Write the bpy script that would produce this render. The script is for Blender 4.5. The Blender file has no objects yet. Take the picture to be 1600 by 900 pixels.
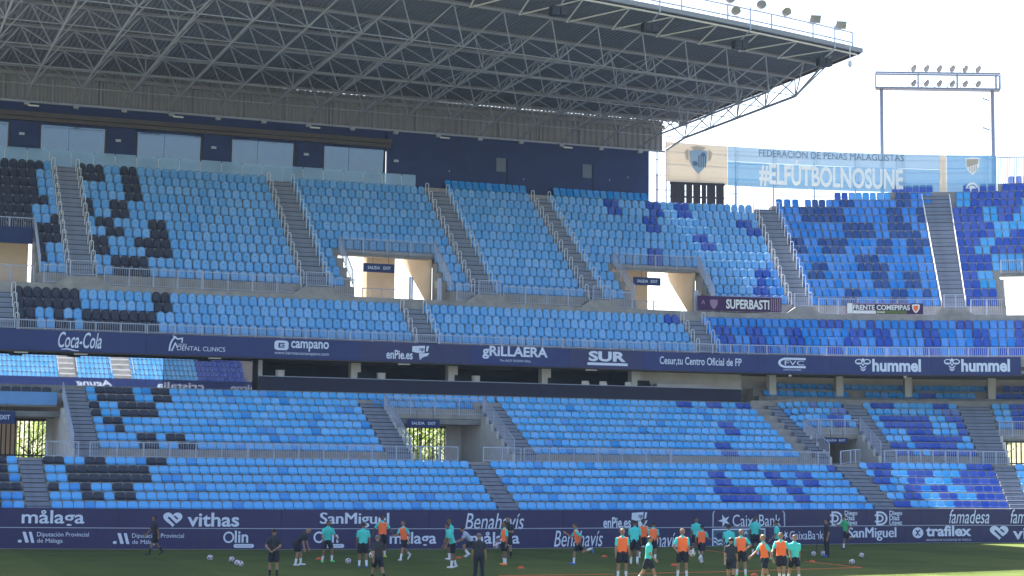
import bpy, bmesh, math, random
import numpy as np
from math import sin, cos, tan, pi, radians, sqrt, atan2, hypot
from mathutils import Vector, Matrix
random.seed(7)
SC = bpy.context.scene
COLL = SC.collection
R = math.radians

# ------------------------------------------------------------------ camera
TH, PH, RO = R(20.8), math.atan(281.0 / 2800.0), 0.010
fwd = Vector((sin(TH) * cos(PH), cos(TH) * cos(PH), sin(PH)))
r0 = Vector((cos(TH), -sin(TH), 0)); u0 = r0.cross(fwd)
rgt = r0 * cos(RO) + u0 * sin(RO); upv = -r0 * sin(RO) + u0 * cos(RO)
CAM = Vector((0, 0, 4.15))
cam = bpy.data.objects.new('camera', bpy.data.cameras.new('camera'))
cam.data.sensor_width = 36.0; cam.data.lens = 63.0
cam.data.clip_start = 0.5; cam.data.clip_end = 6000
cam.matrix_world = Matrix(((rgt.x, upv.x, -fwd.x, CAM.x), (rgt.y, upv.y, -fwd.y, CAM.y), (rgt.z, upv.z, -fwd.z, CAM.z), (0, 0, 0, 1)))
COLL.objects.link(cam); SC.camera = cam

# ------------------------------------------------------------------ world, sun, exposure
SUNV = Vector((-2.4, 26.9, 29.9)).normalized()
W = bpy.data.worlds.new('World'); SC.world = W; W.use_nodes = True
wn = W.node_tree
sky = wn.nodes.new('ShaderNodeTexSky'); sky.sky_type = 'NISHITA'; sky.sun_disc = False
sky.sun_elevation = math.asin(SUNV.z); sky.sun_rotation = atan2(SUNV.x, SUNV.y)
sky.air_density = 1.0; sky.dust_density = 2.2; sky.ozone_density = 1.0
wn.links.new(sky.outputs[0], wn.nodes['Background'].inputs[0])
wn.nodes['Background'].inputs[1].default_value = 0.05
sun = bpy.data.objects.new('sun', bpy.data.lights.new('sun', 'SUN'))
sun.data.energy = 4.5; sun.data.angle = R(0.5); sun.data.color = (1.0, 0.95, 0.87)
sun.rotation_euler = SUNV.to_track_quat('Z', 'Y').to_euler()
COLL.objects.link(sun)
SC.view_settings.view_transform = 'Standard'; SC.view_settings.look = 'None'
SC.view_settings.exposure = 2.95; SC.view_settings.gamma = 1.0; SC.view_settings.use_curve_mapping = False

# ------------------------------------------------------------------ materials
M = {}
def mat(name, col, rough=0.6, spec=0.3, var=0.0, scale=3.0, metal=0.0, island=0.0, bump=0.0, bscale=20.0, col2=None, stretch=None):
    m = bpy.data.materials.new(name); m.use_nodes = True; nt = m.node_tree
    b = nt.nodes['Principled BSDF']
    b.inputs['Roughness'].default_value = rough; b.inputs['Specular IOR Level'].default_value = spec
    b.inputs['Metallic'].default_value = metal
    c = (*col, 1)
    b.inputs['Base Color'].default_value = c
    out = None
    tc = nt.nodes.new('ShaderNodeTexCoord'); mp = nt.nodes.new('ShaderNodeMapping')
    nt.links.new(tc.outputs['Object'], mp.inputs[0])
    if stretch: mp.inputs['Scale'].default_value = stretch
    if var > 0 or col2:
        nz = nt.nodes.new('ShaderNodeTexNoise'); nz.inputs['Scale'].default_value = scale; nz.inputs['Detail'].default_value = 6
        nz.inputs['Roughness'].default_value = 0.65
        nt.links.new(mp.outputs[0], nz.inputs['Vector'])
        mx = nt.nodes.new('ShaderNodeMix'); mx.data_type = 'RGBA'
        rp = nt.nodes.new('ShaderNodeMapRange'); rp.inputs[1].default_value = 0.3; rp.inputs[2].default_value = 0.7
        nt.links.new(nz.outputs['Fac'], rp.inputs[0]); nt.links.new(rp.outputs[0], mx.inputs[0])
        a = col2 if col2 else tuple(max(0, x * (1 - var)) for x in col)
        z = col if col2 else tuple(min(1, x * (1 + var)) for x in col)
        mx.inputs[6].default_value = (*a, 1); mx.inputs[7].default_value = (*z, 1)
        out = mx.outputs[2]
    if island > 0:
        g = nt.nodes.new('ShaderNodeNewGeometry'); h = nt.nodes.new('ShaderNodeHueSaturation')
        mr = nt.nodes.new('ShaderNodeMapRange'); mr.inputs[3].default_value = 1 - island; mr.inputs[4].default_value = 1 + island
        nt.links.new(g.outputs['Random Per Island'], mr.inputs[0]); nt.links.new(mr.outputs[0], h.inputs['Value'])
        mr2 = nt.nodes.new('ShaderNodeMapRange'); mr2.inputs[3].default_value = 1.03; mr2.inputs[4].default_value = 0.9
        nt.links.new(g.outputs['Random Per Island'], mr2.inputs[0]); nt.links.new(mr2.outputs[0], h.inputs['Saturation'])
        if out is not None: nt.links.new(out, h.inputs['Color'])
        else: h.inputs['Color'].default_value = c
        out = h.outputs[0]
    if out is not None: nt.links.new(out, b.inputs['Base Color'])
    if bump > 0:
        nz = nt.nodes.new('ShaderNodeTexNoise'); nz.inputs['Scale'].default_value = bscale; nz.inputs['Detail'].default_value = 4
        nt.links.new(mp.outputs[0], nz.inputs['Vector'])
        bp = nt.nodes.new('ShaderNodeBump'); bp.inputs['Strength'].default_value = bump; bp.inputs['Distance'].default_value = 0.03
        nt.links.new(nz.outputs['Fac'], bp.inputs['Height']); nt.links.new(bp.outputs[0], b.inputs['Normal'])
    M[name] = m
    return m
def glass(name, tint, alpha, rough=0.03, gl=0.5):
    m = bpy.data.materials.new(name); m.use_nodes = True; nt = m.node_tree
    b = nt.nodes['Principled BSDF']; b.inputs['Base Color'].default_value = (*tint, 1); b.inputs['Roughness'].default_value = rough
    b.inputs['Specular IOR Level'].default_value = gl
    t = nt.nodes.new('ShaderNodeBsdfTransparent'); t.inputs[0].default_value = (0.88, 0.95, 0.97, 1)
    mx = nt.nodes.new('ShaderNodeMixShader'); mx.inputs[0].default_value = alpha
    nt.links.new(t.outputs[0], mx.inputs[1]); nt.links.new(b.outputs[0], mx.inputs[2])
    nt.links.new(mx.outputs[0], nt.nodes['Material Output'].inputs[0])
    M[name] = m
    return m
mat('seat_k', (0.075, 0.385, 0.78), 0.38, 0.45, island=0.04, var=0.05, scale=0.25)
mat('seat_p', (0.12, 0.37, 0.72), 0.42, 0.4, island=0.05, var=0.06, scale=0.25)
mat('seat_n', (0.022, 0.026, 0.050), 0.5, 0.4, island=0.08)
mat('seat_m', (0.022, 0.26, 0.66), 0.38, 0.45, island=0.05)
mat('seat_r', (0.012, 0.072, 0.42), 0.38, 0.45, island=0.05)
mat('step_shade', (0.045, 0.046, 0.055), 0.85, 0.1)  # dark colour standing in for the shadow at each step edge
mat('seat_c', (0.035, 0.34, 0.70), 0.38, 0.45, island=0.05)
mat('seat_a', (0.018, 0.215, 0.64), 0.38, 0.45, island=0.06)
mat('seat_d', (0.010, 0.065, 0.26), 0.4, 0.45, island=0.05)
mat('seat_l', (0.12, 0.19, 0.50), 0.38, 0.45, island=0.05)
mat('slot', (0.01, 0.015, 0.04), 0.6)
mat('concrete', (0.28, 0.265, 0.255), 0.85, 0.2, var=0.25, scale=1.1, bump=0.25, bscale=14)
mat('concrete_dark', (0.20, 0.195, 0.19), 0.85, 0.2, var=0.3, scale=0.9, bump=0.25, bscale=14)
mat('stair', (0.20, 0.225, 0.285), 0.8, 0.25, var=0.18, scale=2.0, bump=0.2)
mat('beige', (0.58, 0.47, 0.33), 0.85, 0.2, var=0.10, scale=0.7)
mat('plaster', (0.52, 0.51, 0.50), 0.85, 0.2, var=0.10, scale=0.8)
mat('navy_wall', (0.012, 0.026, 0.105), 0.6, 0.3, var=0.18, scale=0.6)
mat('navy_dark', (0.008, 0.011, 0.036), 0.6, 0.3, var=0.2, scale=0.8)
mat('brown', (0.075, 0.062, 0.055), 0.6, 0.3, var=0.15, scale=1.0)
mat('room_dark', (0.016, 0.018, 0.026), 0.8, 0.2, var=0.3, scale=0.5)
mat('banner_navy', (0.018, 0.022, 0.100), 0.45, 0.35, var=0.10, scale=0.35)
mat('fascia_navy', (0.015, 0.029, 0.130), 0.5, 0.3, var=0.14, scale=0.35)
mat('board_navy', (0.014, 0.013, 0.085), 0.4, 0.35, var=0.12, scale=0.3)
mat('shutter_grey', (0.11, 0.14, 0.19), 0.5, 0.3)
mat('gutter', (0.22, 0.23, 0.25), 0.5, 0.3)
mat('print', (0.60, 0.66, 0.80), 0.6, 0.2, var=0.06, scale=1.5)
mat('print_grey', (0.42, 0.45, 0.55), 0.6, 0.2)
mat('rail', (0.36, 0.40, 0.52), 0.45, 0.4, var=0.08, scale=2)
mat('rail_white', (0.62, 0.64, 0.68), 0.4, 0.4, var=0.05, scale=2)
mat('steel', (0.30, 0.325, 0.39), 0.55, 0.35, var=0.10, scale=0.6)
mat('purlin', (0.25, 0.25, 0.275), 0.6, 0.3, var=0.12, scale=0.5)
mat('sheet', (0.145, 0.155, 0.205), 0.65, 0.3, var=0.10, scale=0.25)
mat('cladding', (0.225, 0.225, 0.25), 0.6, 0.3, var=0.10, scale=0.5)
mat('white_paint', (0.70, 0.70, 0.70), 0.5, 0.4, var=0.04, scale=2)
mat('mast_grey', (0.20, 0.21, 0.27), 0.5, 0.4, var=0.06, scale=1)
mat('black', (0.012, 0.012, 0.014), 0.5, 0.4)
mat('lamp_glass', (0.22, 0.21, 0.20), 0.15, 0.8)
mat('lamp_body', (0.25, 0.25, 0.27), 0.4, 0.5)
mat('gate_dark', (0.022, 0.020, 0.030), 0.6, 0.3)
mat('orange', (0.85, 0.13, 0.03), 0.6, 0.3)
mat('teal', (0.07, 0.54, 0.50), 0.75, 0.2, var=0.08, scale=9, bump=0.4, bscale=9)
mat('green_shirt', (0.05, 0.42, 0.17), 0.75, 0.2, var=0.08, scale=9, bump=0.4, bscale=9)
mat('bib', (0.95, 0.165, 0.05), 0.75, 0.2, var=0.07, scale=9, bump=0.4, bscale=9)
mat('dark_shirt', (0.026, 0.029, 0.040), 0.8, 0.2, var=0.2, scale=9, bump=0.4, bscale=9)
mat('grey_shirt', (0.36, 0.40, 0.52), 0.8, 0.2, var=0.1, scale=9)
mat('shorts', (0.014, 0.016, 0.030), 0.8, 0.2, var=0.2, scale=9, bump=0.4, bscale=9)
mat('sock_white', (0.68, 0.70, 0.76), 0.8, 0.2)
mat('sock_black', (0.012, 0.012, 0.016), 0.8, 0.2)
mat('shoe_white', (0.60, 0.60, 0.64), 0.5, 0.4)
mat('shoe_green', (0.08, 0.60, 0.12), 0.5, 0.4)
mat('shoe_blue', (0.06, 0.14, 0.55), 0.5, 0.4)
mat('shoe_orange', (0.85, 0.25, 0.04), 0.5, 0.4)
mat('shoe_dark', (0.02, 0.02, 0.03), 0.5, 0.4)
mat('shoe_lime', (0.55, 0.62, 0.05), 0.5, 0.4)
mat('skin_a', (0.29, 0.155, 0.100), 0.55, 0.35, var=0.06, scale=12)
mat('skin_b', (0.20, 0.102, 0.064), 0.55, 0.35, var=0.06, scale=12)
mat('skin_c', (0.085, 0.042, 0.028), 0.5, 0.35, var=0.06, scale=12)
mat('hair_dark', (0.012, 0.009, 0.007), 0.6, 0.3)
mat('hair_brown', (0.045, 0.025, 0.014), 0.6, 0.3)
mat('hair_grey', (0.11, 0.10, 0.095), 0.6, 0.3)
mat('hair_blond', (0.20, 0.13, 0.06), 0.6, 0.3)
mat('cone_red', (0.55, 0.09, 0.03), 0.6, 0.3)
mat('eye', (0.01, 0.008, 0.006), 0.3, 0.5)
mat('lip', (0.22, 0.08, 0.065), 0.5, 0.3)
mat('ball_white', (0.50, 0.48, 0.52), 0.4, 0.4)
mat('ball_dark', (0.10, 0.012, 0.04), 0.4, 0.4)
mat('bark', (0.07, 0.05, 0.035), 0.9, 0.1, var=0.3, scale=4)
mat('leaf', (0.085, 0.13, 0.022), 0.6, 0.3, island=0.45)
mat('leaf_dark', (0.035, 0.055, 0.022), 0.6, 0.3, island=0.4)
mat('hill', (0.16, 0.14, 0.085), 0.9, 0.1, var=0.4, scale=0.02, col2=(0.06, 0.075, 0.04))
mat('asphalt', (0.14, 0.13, 0.12), 0.9, 0.2, var=0.2, scale=0.4)
mat('purple', (0.055, 0.022, 0.085), 0.7, 0.2, var=0.1, scale=1)
mat('pale_sky', (0.34, 0.55, 0.74), 0.7, 0.2)
mat('cream', (0.72, 0.64, 0.52), 0.7, 0.2)
mat('violet', (0.30, 0.19, 0.30), 0.7, 0.2)
mat('sea_teal', (0.03, 0.10, 0.16), 0.5, 0.3)
mat('fold_blue', (0.10, 0.25, 0.50), 0.45, 0.3, var=0.06, scale=1)
glass('rail_glass', (0.36, 0.55, 0.78), 0.46, 0.05, 0.5)
def mirror(name, col, metal, rough=0.02):
    return mat(name, col, rough, 0.5, metal=metal)
mirror('box_glass', (0.085, 0.115, 0.17), 0.8, 0.04)
mirror('lounge_glass', (0.13, 0.145, 0.17), 0.9, 0.012)
mirror('lounge_glass_dark', (0.05, 0.055, 0.07), 0.75, 0.012)
def mat_grass():
    m = bpy.data.materials.new('pitch_grass'); m.use_nodes = True; nt = m.node_tree
    b = nt.nodes['Principled BSDF']; b.inputs['Roughness'].default_value = 0.95; b.inputs['Specular IOR Level'].default_value = 0.0
    tc = nt.nodes.new('ShaderNodeTexCoord')
    sp = nt.nodes.new('ShaderNodeSeparateXYZ'); nt.links.new(tc.outputs['Object'], sp.inputs[0])
    md = nt.nodes.new('ShaderNodeMath'); md.operation = 'PINGPONG'; md.inputs[1].default_value = 5.5
    nt.links.new(sp.outputs['X'], md.inputs[0])
    st = nt.nodes.new('ShaderNodeMapRange'); st.inputs[1].default_value = 2.6; st.inputs[2].default_value = 2.9
    nt.links.new(md.outputs[0], st.inputs[0])
    n1 = nt.nodes.new('ShaderNodeTexNoise'); n1.inputs['Scale'].default_value = 0.35; n1.inputs['Detail'].default_value = 8
    n2 = nt.nodes.new('ShaderNodeTexNoise'); n2.inputs['Scale'].default_value = 9; n2.inputs['Detail'].default_value = 6; n2.inputs['Roughness'].default_value = 0.8
    for n in (n1, n2): nt.links.new(tc.outputs['Object'], n.inputs['Vector'])
    m1 = nt.nodes.new('ShaderNodeMix'); m1.data_type = 'RGBA'
    m1.inputs[6].default_value = (0.072, 0.094, 0.035, 1); m1.inputs[7].default_value = (0.086, 0.108, 0.040, 1)
    nt.links.new(st.outputs[0], m1.inputs[0])
    m2 = nt.nodes.new('ShaderNodeMix'); m2.data_type = 'RGBA'; m2.blend_type = 'MULTIPLY'; m2.inputs[0].default_value = 0.75
    r = nt.nodes.new('ShaderNodeValToRGB'); r.color_ramp.elements[0].position = 0.3; r.color_ramp.elements[0].color = (0.55, 0.6, 0.5, 1)
    r.color_ramp.elements[1].position = 0.7; r.color_ramp.elements[1].color = (1.25, 1.2, 1.1, 1)
    ad = nt.nodes.new('ShaderNodeMath'); ad.operation = 'MULTIPLY_ADD'; ad.inputs[1].default_value = 0.5; 
    hf = nt.nodes.new('ShaderNodeMath'); hf.operation = 'MULTIPLY'; hf.inputs[1].default_value = 0.5
    nt.links.new(n2.outputs['Fac'], hf.inputs[0]); nt.links.new(n1.outputs['Fac'], ad.inputs[0]); nt.links.new(hf.outputs[0], ad.inputs[2])
    nt.links.new(ad.outputs[0], r.inputs[0])
    nt.links.new(m1.outputs[2], m2.inputs[6]); nt.links.new(r.outputs[0], m2.inputs[7])
    nt.links.new(m2.outputs[2], b.inputs['Base Color'])
    bp = nt.nodes.new('ShaderNodeBump'); bp.inputs['Strength'].default_value = 0.6; bp.inputs['Distance'].default_value = 0.04
    nt.links.new(n2.outputs['Fac'], bp.inputs['Height']); nt.links.new(bp.outputs[0], b.inputs['Normal'])
    M['grass'] = m
mat_grass()

# ------------------------------------------------------------------ mesh helpers
def tag(o, label=None, cat=None, group=None, kind=None):
    if label: o['label'] = label
    if cat: o['category'] = cat
    if group: o['group'] = group
    if kind: o['kind'] = kind
    return o
def link(o, parent=None):
    COLL.objects.link(o)
    if parent is not None: o.parent = parent
    return o
def empty(name, label=None, cat=None, group=None, kind=None, loc=(0, 0, 0)):
    o = bpy.data.objects.new(name, None); o.location = loc; o.empty_display_size = 0.2
    return tag(link(o), label, cat, group, kind)
class MB:
    def __init__(s): s.v = []; s.f = []; s.m = []
    def add(s, vs, fs, mi=0):
        b = len(s.v); s.v += [tuple(p) for p in vs]
        for f in fs: s.f.append(tuple(i + b for i in f)); s.m.append(mi)
    def obox(s, o, a, b, c, mi=0):
        o = Vector(o); a = Vector(a); b = Vector(b); c = Vector(c)
        vs = [o, o + a, o + a + b, o + b, o + c, o + a + c, o + a + b + c, o + b + c]
        fs = [(0, 3, 2, 1), (4, 5, 6, 7), (0, 1, 5, 4), (1, 2, 6, 5), (2, 3, 7, 6), (3, 0, 4, 7)]
        if a.cross(b).dot(c) < 0: fs = [f[::-1] for f in fs]
        s.add(vs, fs, mi)
    def box(s, x0, x1, y0, y1, z0, z1, mi=0):
        s.obox((x0, y0, z0), (x1 - x0, 0, 0), (0, y1 - y0, 0), (0, 0, z1 - z0), mi)
    def tube(s, p, q, r0, r1=None, n=6, mi=0, caps=True):
        p = Vector(p); q = Vector(q); r1 = r0 if r1 is None else r1
        d = (q - p).normalized(); a = d.orthogonal().normalized(); b = d.cross(a)
        vs = []
        for i in range(n):
            t = 2 * pi * i / n; e = a * cos(t) + b * sin(t)
            vs.append(p + e * r0)
        for i in range(n):
            t = 2 * pi * i / n; e = a * cos(t) + b * sin(t)
            vs.append(q + e * r1)
        fs = [(i, (i + 1) % n, n + (i + 1) % n, n + i) for i in range(n)]
        if caps: fs += [tuple(range(n))[::-1], tuple(range(n, 2 * n))]
        s.add(vs, fs, mi)
    def bar(s, p, q, w, h=None, mi=0, up=(0, 0, 1)):
        p = Vector(p); q = Vector(q); h = w if h is None else h
        d = q - p; u = Vector(up)
        a = d.cross(u)
        a = a.normalized() if a.length > 1e-6 else Vector((1, 0, 0))
        b = a.cross(d).normalized()
        s.obox(p - a * w / 2 - b * h / 2, d, a * w, b * h, mi)
    def path(s, pts, r, n=6, mi=0):
        for a, b in zip(pts[:-1], pts[1:]): s.tube(a, b, r, r, n, mi)
    def loops(s, L, close=True, caps=True, mi=0):
        n = len(L[0]); b = len(s.v)
        for lp in L: s.v += [tuple(p) for p in lp]
        for k in range(len(L) - 1):
            for i in range(n if close else n - 1):
                j = (i + 1) % n
                s.f.append((b + k * n + i, b + k * n + j, b + (k + 1) * n + j, b + (k + 1) * n + i)); s.m.append(mi)
        if caps and close:
            s.f.append(tuple(b + i for i in range(n))[::-1]); s.m.append(mi)
            s.f.append(tuple(b + (len(L) - 1) * n + i for i in range(n))); s.m.append(mi)
    def mesh(s, name, mats, smooth=False):
        me = bpy.data.meshes.new(name); me.from_pydata(s.v, [], s.f)
        for x in (mats if isinstance(mats, (list, tuple)) else [mats]): me.materials.append(M[x])
        if any(s.m): me.polygons.foreach_set('material_index', s.m)
        if smooth: me.polygons.foreach_set('use_smooth', [True] * len(s.f))
        me.update()
        return me
    def build(s, name, mats, parent=None, smooth=False):
        return link(bpy.data.objects.new(name, s.mesh(name, mats, smooth)), parent)
def fixn(o):
    bm = bmesh.new(); bm.from_mesh(o.data); bmesh.ops.recalc_face_normals(bm, faces=bm.faces); bm.to_mesh(o.data); bm.free(); return o
_unit = {}
def unit_mesh(kind, matn):
    k = (kind, matn)
    if k not in _unit:
        b = MB()
        if kind == 'box': b.box(-.5, .5, -.5, .5, -.5, .5)
        else: b.tube((0, 0, 0), (0, 0, 1), 1, 1, 6, caps=False)
        _unit[k] = b.mesh('unit_' + kind, matn)
    return _unit[k]
def strut(name, p, q, r, matn, parent):
    p = Vector(p); q = Vector(q); d = q - p
    o = bpy.data.objects.new(name, unit_mesh('tube', matn))
    o.matrix_local = Matrix.Translation(p) @ d.to_track_quat('Z', 'Y').to_matrix().to_4x4() @ Matrix.Diagonal((r, r, d.length, 1))
    return link(o, parent)
def ubox(name, c, size, rz, matn, parent):
    o = bpy.data.objects.new(name, unit_mesh('box', matn))
    o.location = c; o.scale = size; o.rotation_euler = (0, 0, rz)
    return link(o, parent)
NUMW = ['zeroth', 'first', 'second', 'third', 'fourth', 'fifth', 'sixth', 'seventh', 'eighth', 'ninth', 'tenth', 'eleventh', 'twelfth', 'thirteenth', 'fourteenth']
def nth(n):
    if n < len(NUMW): return NUMW[n]
    return str(n) + ('th' if 10 <= n % 100 <= 20 else {1: 'st', 2: 'nd', 3: 'rd'}.get(n % 10, 'th'))

# ------------------------------------------------------------------ the bowl: straight side, then a corner bending towards the pitch
LC = (57.0, 70.8); UC = (49.5, 63.3); RR = 30.0
TIER = {'F': (LC, 91.5, .9, 1.86, .446), 'B': (LC, 98.6, .9, 4.97, .4537), 'A': (UC, 104.5, .9, 11.72, .66), 'U': (UC, 108.9, .9, 15.4, .70), 'G': (LC, 106.6, .9, 9.1, .55)}
GZ = 0.1
def zoff(t, s):
    if t in 'FB': return 0.18 * min(1.0, max(0.0, (s - 58.0) / 1.95))
    return 0.0
def rowYZ(t, i):
    c, Y0, dY, z0, dz = TIER[t]; return Y0 + dY * i, z0 + dz * i
def pos(t, s, Y, z):
    Xc, Cy = TIER[t][0]
    z = z + zoff(t, s)
    if s <= Xc: return Vector((s, Y, z))
    a = (s - Xc) / RR; r = Y - Cy
    return Vector((Xc + r * sin(a), Cy + r * cos(a), z))
def ang(t, s):
    Xc = TIER[t][0][0]; return 0.0 if s <= Xc else (s - Xc) / RR
def samples(t, s0, s1, step=1.2):
    Xc = TIER[t][0][0]; out = [s0]
    brk = [Xc] if s0 < Xc < s1 else []
    if t in 'FB': brk += [b for b in (58.0, 59.95) if s0 < b < s1]
    st = max(s0, Xc)
    n = int(max(0, (s1 - st)) / step)
    for k in range(1, n + 1):
        v = st + (s1 - st) * k / (n + 1)
        brk.append(v)
    return sorted(set([s0, s1] + brk))
def sweep(mb, t, s0, s1, Y0, Y1, z0, z1, mi=0):
    mb.loops([[pos(t, s, Y0, z0), pos(t, s, Y1, z0), pos(t, s, Y1, z1), pos(t, s, Y0, z1)][::-1] for s in samples(t, s0, s1)], mi=mi)
def swept(name, t, s0, s1, Y0, Y1, z0, z1, matn, parent=None):
    b = MB(); sweep(b, t, s0, s1, Y0, Y1, z0, z1); return b.build(name, matn, parent)

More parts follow.
